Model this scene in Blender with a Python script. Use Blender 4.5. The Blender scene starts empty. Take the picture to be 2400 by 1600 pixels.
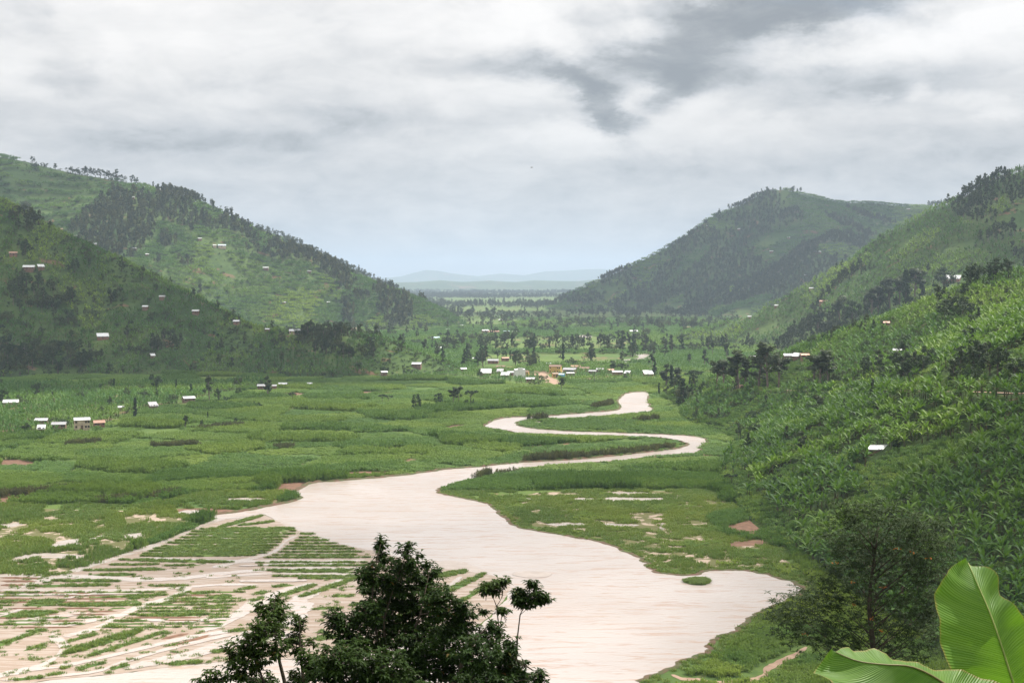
import bpy, bmesh, math, random
import numpy as np
from mathutils import Vector, Matrix, noise as mnoise

random.seed(11)
rng = np.random.default_rng(11)
scene = bpy.context.scene
C = scene.collection

# ------------------------------------------------------------------ camera
F = 3333.33                      # focal length in pixels of a 2400 px wide frame (50 mm)
EYE = 63.0
PITCH = math.atan(145.0 / F)
cam_data = bpy.data.cameras.new('camera')
cam_data.lens = 50.0
cam_data.sensor_width = 36.0
cam_data.clip_start = 0.2
cam_data.clip_end = 90000
cam = bpy.data.objects.new('camera', cam_data)
cam.location = (0, 0, EYE)
cam.rotation_euler = (math.pi / 2 - PITCH, 0, 0)
C.objects.link(cam)
scene.camera = cam

# ------------------------------------------------------------------ sun, sky, exposure
SUN_EL, SUN_AZ = math.radians(56), math.radians(52)     # azimuth clockwise from the view direction
SUNV = Vector((math.cos(SUN_EL) * math.sin(SUN_AZ), math.cos(SUN_EL) * math.cos(SUN_AZ), math.sin(SUN_EL)))
sd = bpy.data.lights.new('sun', 'SUN')
sd.energy = 5.0
sd.angle = math.radians(1.5)
sd.color = (1.0, 0.95, 0.86)
sun = bpy.data.objects.new('sun', sd)
sun.rotation_euler = (-SUNV).to_track_quat('-Z', 'Y').to_euler()
sun.location = (0, 0, 3000)
C.objects.link(sun)

scene.view_settings.view_transform = 'Standard'
scene.view_settings.look = 'None'
scene.view_settings.gamma = 1.0
scene.view_settings.exposure = 0.58
scene.view_settings.use_curve_mapping = False
scene.cycles.max_bounces = 4
scene.cycles.diffuse_bounces = 2
scene.cycles.glossy_bounces = 2
scene.cycles.transmission_bounces = 3
scene.cycles.transparent_max_bounces = 10
scene.cycles.volume_bounces = 0
scene.cycles.use_denoising = True


class NT:
    """small helper to write node trees"""
    def __init__(self, tree):
        self.t = tree

    def n(self, kind, **kw):
        nd = self.t.nodes.new(kind)
        for k, v in kw.items():
            setattr(nd, k, v)
        return nd

    def link(self, a, b):
        self.t.links.new(a, b)

    def put(self, sock, val):
        if isinstance(val, bpy.types.NodeSocket):
            self.t.links.new(val, sock)
        else:
            sock.default_value = val

    def m(self, op, a, b=0.0, c=0.0, clamp=False):
        nd = self.n('ShaderNodeMath', operation=op, use_clamp=clamp)
        for i, v in enumerate((a, b, c)):
            self.put(nd.inputs[i], v)
        return nd.outputs[0]

    def mix(self, f, a, b, blend='MIX'):
        nd = self.n('ShaderNodeMix', data_type='RGBA', blend_type=blend)
        self.put(nd.inputs[0], f)
        self.put(nd.inputs[6], a if isinstance(a, bpy.types.NodeSocket) else (*a, 1.0))
        self.put(nd.inputs[7], b if isinstance(b, bpy.types.NodeSocket) else (*b, 1.0))
        return nd.outputs[2]

    def noise(self, vec, scale, detail=4, rough=0.55, dist=0.0):
        nd = self.n('ShaderNodeTexNoise')
        self.put(nd.inputs['Vector'], vec)
        nd.inputs['Scale'].default_value = scale
        nd.inputs['Detail'].default_value = detail
        nd.inputs['Roughness'].default_value = rough
        nd.inputs['Distortion'].default_value = dist
        return nd.outputs['Fac']

    def ramp(self, fac, stops):
        nd = self.n('ShaderNodeValToRGB')
        els = nd.color_ramp.elements
        while len(els) > len(stops):
            els.remove(els[-1])
        while len(els) < len(stops):
            els.new(0.5)
        for e, (p, c) in zip(els, stops):
            e.position = p
            e.color = (*c, 1.0) if len(c) == 3 else c
        self.put(nd.inputs[0], fac)
        return nd.outputs[0]

    def smooth(self, v, lo, hi):
        nd = self.n('ShaderNodeMapRange', interpolation_type='SMOOTHSTEP')
        self.put(nd.inputs[0], v)
        nd.inputs[1].default_value = lo
        nd.inputs[2].default_value = hi
        return nd.outputs[0]

    def combine(self, x, y, z):
        nd = self.n('ShaderNodeCombineXYZ')
        for i, v in enumerate((x, y, z)):
            self.put(nd.inputs[i], v)
        return nd.outputs[0]


def build_world():
    w = bpy.data.worlds.new('World')
    scene.world = w
    w.use_nodes = True
    w.cycles.sampling_method = 'MANUAL'
    w.cycles.sample_map_resolution = 512
    t = w.node_tree
    t.nodes.clear()
    k = NT(t)
    out = k.n('ShaderNodeOutputWorld')
    bg = k.n('ShaderNodeBackground')
    bg.inputs[1].default_value = 0.1
    sky = k.n('ShaderNodeTexSky', sky_type='NISHITA')
    sky.sun_disc = False
    sky.sun_elevation = SUN_EL
    sky.sun_rotation = SUN_AZ
    sky.altitude = 1500
    tc = k.n('ShaderNodeTexCoord').outputs['Generated']
    sp = k.n('ShaderNodeSeparateXYZ')
    k.link(tc, sp.inputs[0])
    x, y, z = sp.outputs
    el = k.m('ARCSINE', z)
    az = k.m('ARCTAN2', x, y)
    zp = k.m('MAXIMUM', z, 0.0)
    # a cloud deck seen in perspective
    zz = k.m('ADD', zp, 0.10)
    pc = k.combine(k.m('DIVIDE', x, zz), k.m('DIVIDE', y, zz), 0.0)
    ae = k.combine(k.m('MULTIPLY', az, 1.0), k.m('MULTIPLY', el, 2.4), 0.3)
    nz1 = k.noise(pc, 0.9, 7, 0.58, 0.4)
    nz2 = k.noise(ae, 10.0, 9, 0.62, 0.6)
    nz3 = k.noise(ae, 3.2, 5, 0.55, 0.2)
    base = k.m('ADD', k.m('MULTIPLY', nz1, 0.30), k.m('ADD', k.m('MULTIPLY', nz2, 0.50), k.m('MULTIPLY', nz3, 0.5)))
    nz4 = k.m('MULTIPLY', k.m('SUBTRACT', k.noise(ae, 30.0, 7, 0.6, 0.5), 0.5), 0.42)
    base = k.m('ADD', nz4, k.m('MULTIPLY', k.m('SUBTRACT', base, 0.65), 1.5))
    # warp for the single cloud masses: large billows plus fine ragged edges
    wx = k.m('ADD', k.m('MULTIPLY', k.m('SUBTRACT', k.noise(ae, 9.0, 2, 0.5), 0.5), 0.07), k.m('MULTIPLY', k.m('SUBTRACT', k.noise(ae, 40.0, 7, 0.65), 0.5), 0.035))
    a2 = k.combine(az, k.m('MULTIPLY', el, 2.0), 4.0)
    wy = k.m('ADD', k.m('MULTIPLY', k.m('SUBTRACT', k.noise(a2, 9.0, 2, 0.5), 0.5), 0.03), k.m('MULTIPLY', k.m('SUBTRACT', k.noise(a2, 40.0, 7, 0.65), 0.5), 0.022))
    pw = k.combine(k.m('ADD', az, wx), k.m('ADD', el, wy), 0.0)

    def blob(u, v, ru, rv, rot, amp, hard=0.0):
        mp = k.n('ShaderNodeMapping', vector_type='TEXTURE')
        mp.inputs['Location'].default_value = (math.atan((u - 1200) / F), math.atan((655 - v) / F), 0)
        mp.inputs['Rotation'].default_value = (0, 0, math.radians(rot))
        mp.inputs['Scale'].default_value = (ru / F, rv / F, 1)
        k.link(pw, mp.inputs[0])
        ln = k.n('ShaderNodeVectorMath', operation='LENGTH')
        k.link(mp.outputs[0], ln.inputs[0])
        mr = k.n('ShaderNodeMapRange', interpolation_type='SMOOTHSTEP')
        k.link(ln.outputs['Value'], mr.inputs[0])
        mr.inputs[1].default_value = hard
        mr.inputs[2].default_value = 1.3
        mr.inputs[3].default_value = amp
        mr.inputs[4].default_value = 0.0
        return mr.outputs[0]

    marks = [  # cloud masses: u, v, ru, rv, rotation, amplitude, hardness
        (2040, -20, 380, 85, 13, -0.34, 0.3), (1800, 50, 330, 66, 12, -0.26, 0.2), (1560, 110, 230, 44, 10, -0.15, 0.1),
        (1565, 36, 125, 40, 0, -0.26, 0.3), (1370, 62, 60, 36, 0, -0.16, 0.2),
        (1270, 175, 180, 48, -16, -0.22, 0.1), (1430, 165, 200, 54, 6, -0.22, 0.1), (1390, 240, 120, 40, -30, -0.24, 0.2), (1465, 288, 66, 28, -10, -0.22, 0.3),
        (1560, 205, 84, 62, 18, -0.26, 0.2), (1670, 180, 120, 46, 4, -0.20, 0.1), (1475, 345, 44, 18, 0, -0.14, 0.1),
        (185, 200, 80, 50, 12, -0.26, 0.0), (35, 60, 80, 70, -20, -0.20, 0.0), (110, 110, 60, 32, -30, -0.14, 0.0),
        (1080, 165, 170, 32, -6, -0.20, 0.1), (510, 205, 130, 22, 0, -0.14, 0.0),
        (1960, 205, 420, 64, -2, -0.20, 0.1), (1820, 270, 110, 32, 0, -0.12, 0.1), (1120, 4, 60, 18, 0, -0.20, 0.0),
        (820, 285, 280, 30, 0, -0.16, 0.0), (430, 345, 380, 36, 0, -0.16, 0.0), (1550, 390, 280, 26, 0, -0.14, 0.0), (2300, 350, 180, 60, 0, -0.14, 0.0),
        (1240, 60, 90, 66, 0, 0.16, 0.0), (1300, 130, 50, 36, 0, 0.14, 0.1), (2260, 95, 280, 48, 13, 0.14, 0.2), (1900, 145, 240, 26, 8, 0.12, 0.1),
        (2150, 230, 40, 26, 0, 0.24, 0.1), (2056, 242, 20, 14, 0, 0.16, 0.1),
        (1485, 225, 40, 30, -35, 0.18, 0.2), (1620, 265, 140, 44, 10, 0.10, 0.0), (1500, 330, 360, 50, 0, 0.12, 0.0), (420, 70, 420, 95, -8, 0.14, 0.0),
        (270, 150, 50, 46, 20, 0.12, 0.1), (1300, 305, 140, 26, 0, 0.14, 0.1), (90, 240, 150, 26, -10, 0.12, 0.0), (2310, 268, 110, 18, -14, 0.16, 0.1), (1050, 90, 240, 34, 0, 0.10, 0.0),
    ]
    tot = base
    for b in marks:
        tot = k.m('ADD', tot, blob(b[0], b[1], b[2] * 1.1, b[3] * 1.15, b[4], b[5] * (1.5 if b[5] < 0 and b[0] > 1200 and b[1] < 300 else 1.15), b[6]))
    # greyer towards the horizon, brighter overhead as under any cloud deck
    hz = k.smooth(el, 0.0, 0.15)
    val = k.m('ADD', k.m('MULTIPLY', hz, 0.30), k.m('ADD', tot, 0.43))
    col = k.ramp(val, [(0.0, (1.75, 1.85, 1.95)), (0.22, (2.4, 2.48, 2.55)), (0.42, (3.72, 3.78, 3.85)),
                       (0.58, (4.62, 4.58, 4.56)), (0.76, (5.5, 5.38, 5.26)), (1.0, (6.3, 6.12, 5.95))])
    # thin gaps let the real sky through
    gap = k.m('MULTIPLY', k.smooth(nz3, 0.60, 0.75), 0.12)
    res = k.mix(k.m('ADD', gap, 0.02), col, sky.outputs[0])
    up = k.m('ADD', 0.92, k.m('MULTIPLY', zp, 1.1))
    vm = k.n('ShaderNodeVectorMath', operation='SCALE')
    k.link(res, vm.inputs[0])
    k.link(up, vm.inputs['Scale'])
    k.link(vm.outputs[0], bg.inputs[0])
    k.link(bg.outputs[0], out.inputs[0])


build_world()

# ------------------------------------------------------------------ pixel <-> place
cp, sp_ = math.cos(PITCH), math.sin(PITCH)


def ray(u, v):
    cx, cy = (u - 1200) / F, (800 - v) / F
    return np.array([cx, cp + cy * sp_, -sp_ + cy * cp])


def at(u, v, d):
    """the point d metres ahead that is seen at (u, v)"""
    r = ray(u, v)
    return r * (d / r[1]) + np.array([0, 0, EYE])


def floor_pt(u, v, z=0.0):
    r = ray(u, v)
    t = (z - EYE) / r[2]
    return r * t + np.array([0, 0, EYE])


def proj(P):
    x, y, z = P[:, 0], P[:, 1], P[:, 2] - EYE
    f = y * cp - z * sp_
    up = y * sp_ + z * cp
    f = np.where(f < 0.1, 0.1, f)
    return 1200 + F * x / f, 800 - F * up / f


def inpoly(u, v, poly):
    poly = np.asarray(poly, float)
    res = np.zeros(u.shape, bool)
    j = len(poly) - 1
    for i in range(len(poly)):
        xi, yi = poly[i][:2]
        xj, yj = poly[j][:2]
        cond = ((yi > v) != (yj > v))
        xs = (xj - xi) * (v - yi) / (yj - yi + 1e-12) + xi
        res ^= cond & (u < xs)
        j = i
    return res


# ------------------------------------------------------------------ noise
def vnoise(x, y, seed=0):
    xi, yi = np.floor(x).astype(np.int64), np.floor(y).astype(np.int64)
    fx, fy = x - xi, y - yi
    fx, fy = fx * fx * (3 - 2 * fx), fy * fy * (3 - 2 * fy)

    def h(a, b):
        n = (a * 374761393 + b * 668265263 + seed * 974711) & 0xffffffff
        n = ((n ^ (n >> 13)) * 1274126177) & 0xffffffff
        return ((n ^ (n >> 16)) & 0xffff) / 65535.0
    a, b, c, d = h(xi, yi), h(xi + 1, yi), h(xi, yi + 1), h(xi + 1, yi + 1)
    return (a * (1 - fx) + b * fx) * (1 - fy) + (c * (1 - fx) + d * fx) * fy


def fbm(x, y, s, oct=4, seed=0):
    v, a, tot = 0.0, 1.0, 0.0
    f = 1.0 / s
    for o in range(oct):
        v = v + a * vnoise(x * f + 17.3 * o, y * f - 9.1 * o, seed + o)
        tot += a
        a *= 0.5
        f *= 2.03
    return v / tot - 0.5


# ------------------------------------------------------------------ the hills as height functions
def ridge_pts(lst, drop=4.0):
    out = []
    for u, v, d in lst:
        p = at(u, v, d)
        p[2] -= drop
        out.append(p)
    return np.array(out)


def ridge_height(x, y, R, s=0.33, power=1.35, amp=0.10, seed=1, crest=8.0, nscale=110.0):
    best = np.full(x.shape, 1e9)
    H = np.zeros(x.shape)
    for i in range(len(R) - 1):
        a, b = R[i], R[i + 1]
        dx, dy = b[0] - a[0], b[1] - a[1]
        L2 = dx * dx + dy * dy
        t = np.clip(((x - a[0]) * dx + (y - a[1]) * dy) / L2, 0, 1)
        d = np.hypot(x - a[0] - t * dx, y - a[1] - t * dy)
        m = d < best
        best = np.where(m, d, best)
        H = np.where(m, a[2] + t * (b[2] - a[2]), H)
    r = np.sqrt(best ** 2 + crest ** 2) - crest
    Hc = np.maximum(H, 3.0)
    reach = Hc / s
    # gullies and shoulders that fade at the crest
    n = fbm(x, y, nscale, 4, seed)
    t = r / reach * (1 + 0.35 * n * np.clip(r / 40.0, 0, 1))
    g = np.where(t < 1, np.power(np.clip(1 - t, 0, 1), power), -(t - 1) * 0.5)
    z = np.minimum(H, Hc) * 0 + Hc * g + (H - Hc)
    z = z + amp * Hc * fbm(x, y, nscale * 0.45, 3, seed + 7) * np.clip(r / 30.0, 0, 1) * np.clip((1.1 - t) * 4, 0, 1)
    return z


R_L1 = ridge_pts([(-500, 330, 1130), (-200, 400, 1130), (0, 461, 1120), (96, 516, 1110), (172, 554, 1100), (241, 585, 1090),
                  (327, 630, 1075), (379, 657, 1065), (448, 685, 1050), (516, 726, 1035), (585, 757, 1025), (654, 768, 1010),
                  (723, 771, 1000), (800, 772, 985), (903, 786, 975), (948, 803, 970), (1006, 824, 970), (1110, 862, 970)], 4.0)
R_L2 = ridge_pts([(-500, 280, 2050), (-200, 322, 2040), (0, 359, 2030), (61, 371, 2025), (163, 397, 2015), (296, 419, 2005), (429, 452, 1995),
                  (531, 497, 1985), (633, 551, 1975), (665, 566, 1970), (720, 588, 1960), (816, 634, 1945), (918, 670, 1925),
                  (1020, 712, 1900), (1071, 742, 1890), (1110, 768, 1880)], 5.0)
R_L3 = ridge_pts([(480, 500, 2600), (600, 528, 2600), (660, 545, 2590), (760, 590, 2580), (850, 634, 2560), (950, 680, 2540), (1060, 735, 2520)], 6.0)
R_R3 = ridge_pts([(1270, 724, 3050), (1300, 706, 3030), (1357, 672, 3010), (1429, 640, 3000), (1531, 592, 2990), (1592, 557, 2985),
                  (1673, 500, 2980), (1735, 475, 2980), (1796, 443, 2980), (1837, 437, 2985), (1888, 451, 3000),
                  (1969, 469, 3050), (2041, 469, 3100), (2102, 476, 3150), (2173, 479, 3200), (2260, 468, 3200), (2500, 440, 3200)], 6.0)
R_R3b = ridge_pts([(1990, 520, 2850), (1940, 560, 2650), (1860, 640, 2480), (1790, 690, 2380), (1700, 730, 2280), (1620, 758, 2200)], 5.0)
R_R2 = ridge_pts([(2900, 260, 1330), (2600, 318, 1340), (2400, 390, 1350), (2306, 420, 1370), (2254, 458, 1380), (2185, 486, 1390), (2134, 514, 1400),
                  (2082, 543, 1410), (2041, 570, 1420), (1996, 607, 1430), (1944, 634, 1440), (1841, 692, 1450),
                  (1772, 727, 1460), (1669, 762, 1480), (1600, 778, 1500)], 4.0)
R_FAR = ridge_pts([(500, 650, 17000), (900, 652, 17000), (955, 646, 17200), (1010, 632, 17400), (1060, 641, 17600), (1100, 650, 17900), (1180, 640, 18400),
                   (1230, 646, 18600), (1300, 634, 19000), (1400, 630, 19500), (1480, 634, 20000), (1700, 628, 20500), (2000, 640, 21000)], 0.0)
R_FAR2 = ridge_pts([(700, 664, 8600), (960, 662, 8800), (1020, 656, 8900), (1080, 662, 9000), (1150, 657, 9300), (1210, 663, 9400), (1270, 655, 9500), (1330, 661, 9600), (1400, 654, 9800), (1600, 660, 10000)], 0.0)


def h_L1(x, y): return ridge_height(x, y, R_L1, 0.34, 1.30, 0.14, 3, 8, 120)
def h_L2(x, y): return ridge_height(x, y, R_L2, 0.36, 1.25, 0.16, 5, 10, 170)
def h_L3(x, y): return ridge_height(x, y, R_L3, 0.36, 1.2, 0.12, 8, 10, 170)
def h_R3(x, y): return np.maximum(ridge_height(x, y, R_R3, 0.40, 1.20, 0.22, 13, 12, 260),
                                  ridge_height(x, y, R_R3b, 0.40, 1.2, 0.14, 15, 10, 150))
def h_R2(x, y): return ridge_height(x, y, R_R2, 0.40, 1.25, 0.14, 21, 8, 130)
def h_FAR(x, y): return np.maximum(ridge_height(x, y, R_FAR, 0.12, 1.2, 0.35, 31, 60, 900), ridge_height(x, y, R_FAR2, 0.07, 1.3, 0.3, 35, 60, 700))


ROAD_PX = [(1600, 917), (1640, 914), (1700, 914), (1780, 914), (1870, 916), (1960, 915), (2060, 916), (2150, 918), (2240, 919), (2320, 921), (2400, 924), (2500, 930)]


def r1_plane(x, y):
    foot = 70 + 6 * np.sin(y / 90.0) + 10 * fbm(x * 0, y, 120, 2, 41) + 17 * np.exp(-((y - 545) / 55.0) ** 2) + 7 * np.exp(-((y - 715) / 60.0) ** 2)
    dx = x - foot
    z = np.where(dx > 0, 0.5 * dx - 0.6 * (1 - np.exp(-dx / 8.0)), 0.28 * dx)
    z = z + 7.0 * fbm(x, y, 70, 3, 43) * np.clip(dx / 50.0, 0, 1)
    return np.minimum(z, 150.0)


_road3d = []
for (u_, v_) in ROAD_PX:
    r_ = ray(u_, v_)
    ts = np.linspace(200, 900, 1400)
    xs, ys, zs = r_[0] * ts, r_[1] * ts, EYE + r_[2] * ts
    hh = r1_plane(xs, ys)
    k_ = int(np.argmax(hh > zs)) if (hh > zs).any() else len(ts) - 1
    _road3d.append((xs[k_], ys[k_], zs[k_]))
ROAD = np.array(_road3d)


def h_R1(x, y):
    z = r1_plane(x, y)
    # behind the skyline the spur falls into a side valley
    a, b = np.array([86.0, 752.0]), np.array([215.0, 590.0])
    n = np.array([(b - a)[1], -(b - a)[0]])
    n = -n / np.linalg.norm(n)
    beyond = (x - a[0]) * n[0] + (y - a[1]) * n[1]
    beyond = beyond + 14 * fbm(x, y, 60, 2, 47)
    z = np.where(beyond > 0, z - 0.75 * (np.sqrt(beyond ** 2 + 36) - 6), z)
    # bench of the dirt road
    best = np.full(x.shape, 1e9)
    rz = np.zeros(x.shape)
    for i in range(len(ROAD) - 1):
        p, q = ROAD[i], ROAD[i + 1]
        dx, dy = q[0] - p[0], q[1] - p[1]
        t = np.clip(((x - p[0]) * dx + (y - p[1]) * dy) / (dx * dx + dy * dy + 1e-9), 0, 1)
        d = np.hypot(x - p[0] - t * dx, y - p[1] - t * dy)
        m = d < best
        best = np.where(m, d, best)
        rz = np.where(m, p[2] + t * (q[2] - p[2]), rz)
    f = np.clip((9.0 - best) / 5.0, 0, 1)
    f = f * f * (3 - 2 * f)
    return z * (1 - f) + rz * f


def h_CAM(x, y):
    z = 61.2 - 0.36 * y
    z = np.where(y < 0, 61.2 - 0.30 * y, z)
    z = z - 0.10 * np.maximum(0, -x - 20) - 2.0 * np.maximum(0, y - 140) / 60
    return np.minimum(z, 120) + 1.6 * fbm(x, y, 22, 3, 51) * np.clip((np.hypot(x, y) - 4) / 20, 0, 1)


HILLS = {'L1': h_L1, 'L2': h_L2, 'L3': h_L3, 'R3': h_R3, 'R2': h_R2, 'R1': h_R1, 'CAM': h_CAM, 'FAR': h_FAR}


def terrain(x, y, skip=()):
    x, y = np.asarray(x, float), np.asarray(y, float)
    z = np.zeros(x.shape)
    for k, f in HILLS.items():
        if k in skip:
            continue
        if k == 'FAR' and (y.max() < 7000):
            continue
        z = np.maximum(z, f(x, y))
    return z


# coarse height raster used for line-of-sight tests and pixel hits
GX = np.arange(-1100, 1500, 5.0)
GY = np.arange(-60, 3600, 5.0)
_gx, _gy = np.meshgrid(GX, GY)
GZ = terrain(_gx, _gy)


def raster_h(x, y):
    fx = np.clip((x - GX[0]) / 5.0, 0, len(GX) - 1.001)
    fy = np.clip((y - GY[0]) / 5.0, 0, len(GY) - 1.001)
    ix, iy = fx.astype(int), fy.astype(int)
    tx, ty = fx - ix, fy - iy
    return (GZ[iy, ix] * (1 - tx) + GZ[iy, ix + 1] * tx) * (1 - ty) + (GZ[iy + 1, ix] * (1 - tx) + GZ[iy + 1, ix + 1] * tx) * ty


def visible(P, lift=4.0, tol=1.5, steps=90):
    """which points (lifted) can be seen from the camera past the terrain"""
    n = len(P)
    ok = np.ones(n, bool)
    zt = P[:, 2] + lift
    for f in np.linspace(0.03, 0.985, steps):
        x, y = P[:, 0] * f, P[:, 1] * f
        z = EYE + (zt - EYE) * f
        ok &= raster_h(x, y) < z + tol
    u, v = proj(P)
    return ok & (u > -90) & (u < 2490) & (v < 1750)


def hit(u, v, dmin=150.0, dmax=3500.0):
    """where the line of sight through a pixel meets the ground"""
    r = ray(u, v)
    ts = np.geomspace(dmin, dmax, 2600)
    x, y, z = r[0] * ts, r[1] * ts, EYE + r[2] * ts
    g = raster_h(x, y)
    m = g >= z
    if m.any():
        i = int(np.argmax(m))
    else:
        i = int(np.argmin(z - g + (ts > 2400) * 0))
    xx, yy = np.array([x[i]]), np.array([y[i]])
    return np.array([x[i], y[i], float(terrain(xx, yy)[0])])


# ------------------------------------------------------------------ materials
def new_mat(name):
    m = bpy.data.materials.new(name)
    m.use_nodes = True
    t = m.node_tree
    t.nodes.clear()
    k = NT(t)
    out = k.n('ShaderNodeOutputMaterial')
    bs = k.n('ShaderNodeBsdfPrincipled')
    k.link(bs.outputs[0], out.inputs[0])
    return m, k, bs, out


def leaf_mat(name, c1, c2, trans=0.3, rough=0.55, tcol=None, spec=0.35, dry=None):
    m, k, bs, out = new_mat(name)
    oi = k.n('ShaderNodeObjectInfo').outputs['Random']
    ri = k.n('ShaderNodeNewGeometry').outputs['Random Per Island']
    at_ = k.n('ShaderNodeAttribute', attribute_type='INSTANCER', attribute_name='tint').outputs['Fac']
    f = k.m('ADD', k.m('MULTIPLY', oi, 0.55), k.m('MULTIPLY', ri, 0.45))
    col = k.mix(f, c1, c2)
    if dry:
        col = k.mix(k.m('MULTIPLY', k.smooth(ri, dry[1], dry[1] + 0.02), 0.85), col, dry[0])
    # tint: negative = darker bluish stand, positive = lighter yellow-green stand
    pos = k.m('MAXIMUM', at_, 0.0)
    neg = k.m('MAXIMUM', k.m('MULTIPLY', at_, -1.0), 0.0)
    col = k.mix(pos, col, tuple(min(1, a) for a in (c2[0] * 2.1 + 0.03, c2[1] * 1.5 + 0.03, c2[2] * 1.1)))
    col = k.mix(neg, col, (c1[0] * 0.55, c1[1] * 0.62, c1[2] * 0.75))
    k.link(col, bs.inputs['Base Color'])
    bs.inputs['Roughness'].default_value = rough
    bs.inputs['Specular IOR Level'].default_value = spec
    if trans > 0:
        tr = k.n('ShaderNodeBsdfTranslucent')
        k.link(k.mix(0.75, col, tcol or (c2[0] * 1.6, c2[1] * 1.5, c2[2] * 0.6)), tr.inputs[0])
        mx = k.n('ShaderNodeMixShader')
        mx.inputs[0].default_value = trans
        k.link(bs.outputs[0], mx.inputs[1])
        k.link(tr.outputs[0], mx.inputs[2])
        k.link(mx.outputs[0], out.inputs[0])
    return m


def plain_mat(name, c1, c2=None, scale=2.0, rough=0.8, bump=0.0, metallic=0.0, spec=0.3, bscale=None):
    m, k, bs, out = new_mat(name)
    pos = k.n('ShaderNodeNewGeometry').outputs['Position']
    if c2 is None:
        c2 = tuple(a * 0.75 for a in c1)
    nz = k.noise(pos, scale, 5, 0.6)
    k.link(k.mix(k.smooth(nz, 0.35, 0.65), c1, c2), bs.inputs['Base Color'])
    bs.inputs['Roughness'].default_value = rough
    bs.inputs['Metallic'].default_value = metallic
    bs.inputs['Specular IOR Level'].default_value = spec
    if bump:
        bp = k.n('ShaderNodeBump')
        bp.inputs['Strength'].default_value = bump
        bp.inputs['Distance'].default_value = 0.1
        k.link(k.noise(pos, bscale or scale * 4, 4, 0.6), bp.inputs['Height'])
        k.link(bp.outputs[0], bs.inputs['Normal'])
    return m


def ground_mat(name, greens, soil, s1=0.05, s2=0.6, soil_amt=0.25):
    """turf of several greens with bare soil patches"""
    m, k, bs, out = new_mat(name)
    pos = k.n('ShaderNodeNewGeometry').outputs['Position']
    a = k.noise(pos, s1, 5, 0.6, 0.6)
    b = k.noise(pos, s2, 6, 0.65)
    c = k.noise(pos, s1 * 2.3, 4, 0.6, 1.0)
    col = k.mix(k.smooth(a, 0.35, 0.65), greens[0], greens[1])
    col = k.mix(k.m('MULTIPLY', k.smooth(b, 0.45, 0.7), 0.7), col, greens[2])
    lo = 0.72 - soil_amt * 0.5
    col = k.mix(k.smooth(c, lo, lo + 0.06), col, soil)
    k.link(col, bs.inputs['Base Color'])
    bs.inputs['Roughness'].default_value = 0.95
    bs.inputs['Specular IOR Level'].default_value = 0.1
    bp = k.n('ShaderNodeBump')
    bp.inputs['Strength'].default_value = 0.6
    bp.inputs['Distance'].default_value = 0.4
    k.link(b, bp.inputs['Height'])
    k.link(bp.outputs[0], bs.inputs['Normal'])
    return m


def water_mat(name='muddy_water'):
    m, k, bs, out = new_mat(name)
    pos = k.n('ShaderNodeNewGeometry').outputs['Position']
    mp = k.n('ShaderNodeMapping')
    mp.inputs['Rotation'].default_value = (0, 0, math.radians(-28))
    mp.inputs['Scale'].default_value = (0.035, 0.22, 0.1)
    k.link(pos, mp.inputs[0])
    st = k.noise(mp.outputs[0], 2.6, 7, 0.62, 0.9)
    st2 = k.noise(pos, 0.02, 3, 0.5, 0.6)
    st3 = k.noise(mp.outputs[0], 9.0, 5, 0.6, 0.5)
    col = k.mix(k.smooth(st2, 0.3, 0.7), (0.40, 0.345, 0.312), (0.47, 0.415, 0.385))
    streak = k.m('MULTIPLY', k.smooth(st, 0.50, 0.62), k.smooth(st3, 0.36, 0.56))
    col = k.mix(k.m('MULTIPLY', streak, 0.75), col, (0.37, 0.24, 0.17))
    k.link(col, bs.inputs['Base Color'])
    bs.inputs['Roughness'].default_value = 0.22
    bs.inputs['IOR'].default_value = 1.33
    bp = k.n('ShaderNodeBump')
    bp.inputs['Strength'].default_value = 0.6
    bp.inputs['Distance'].default_value = 0.2
    rip = k.n('ShaderNodeMapping')
    rip.inputs['Scale'].default_value = (0.9, 1.6, 1.0)
    k.link(pos, rip.inputs[0])
    k.link(k.noise(rip.outputs[0], 0.8, 5, 0.6, 0.4), bp.inputs['Height'])
    k.link(bp.outputs[0], bs.inputs['Normal'])
    return m


def roof_mat(name, c, rust=None):
    m, k, bs, out = new_mat(name)
    tc = k.n('ShaderNodeTexCoord').outputs['Object']
    pos = k.n('ShaderNodeNewGeometry').outputs['Position']
    nz = k.noise(pos, 0.7, 5, 0.65)
    col = k.mix(k.m('MULTIPLY', k.smooth(nz, 0.55, 0.72), 0.7), c, rust or tuple(a * 0.62 for a in c))
    k.link(col, bs.inputs['Base Color'])
    bs.inputs['Roughness'].default_value = 0.42
    bs.inputs['Metallic'].default_value = 0.25
    wv = k.n('ShaderNodeTexWave', wave_type='BANDS', bands_direction='X')
    wv.inputs['Scale'].default_value = 4.0
    k.link(tc, wv.inputs[0])
    bp = k.n('ShaderNodeBump')
    bp.inputs['Strength'].default_value = 0.5
    bp.inputs['Distance'].default_value = 0.03
    k.link(wv.outputs['Fac'], bp.inputs['Height'])
    k.link(bp.outputs[0], bs.inputs['Normal'])
    return m


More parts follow.
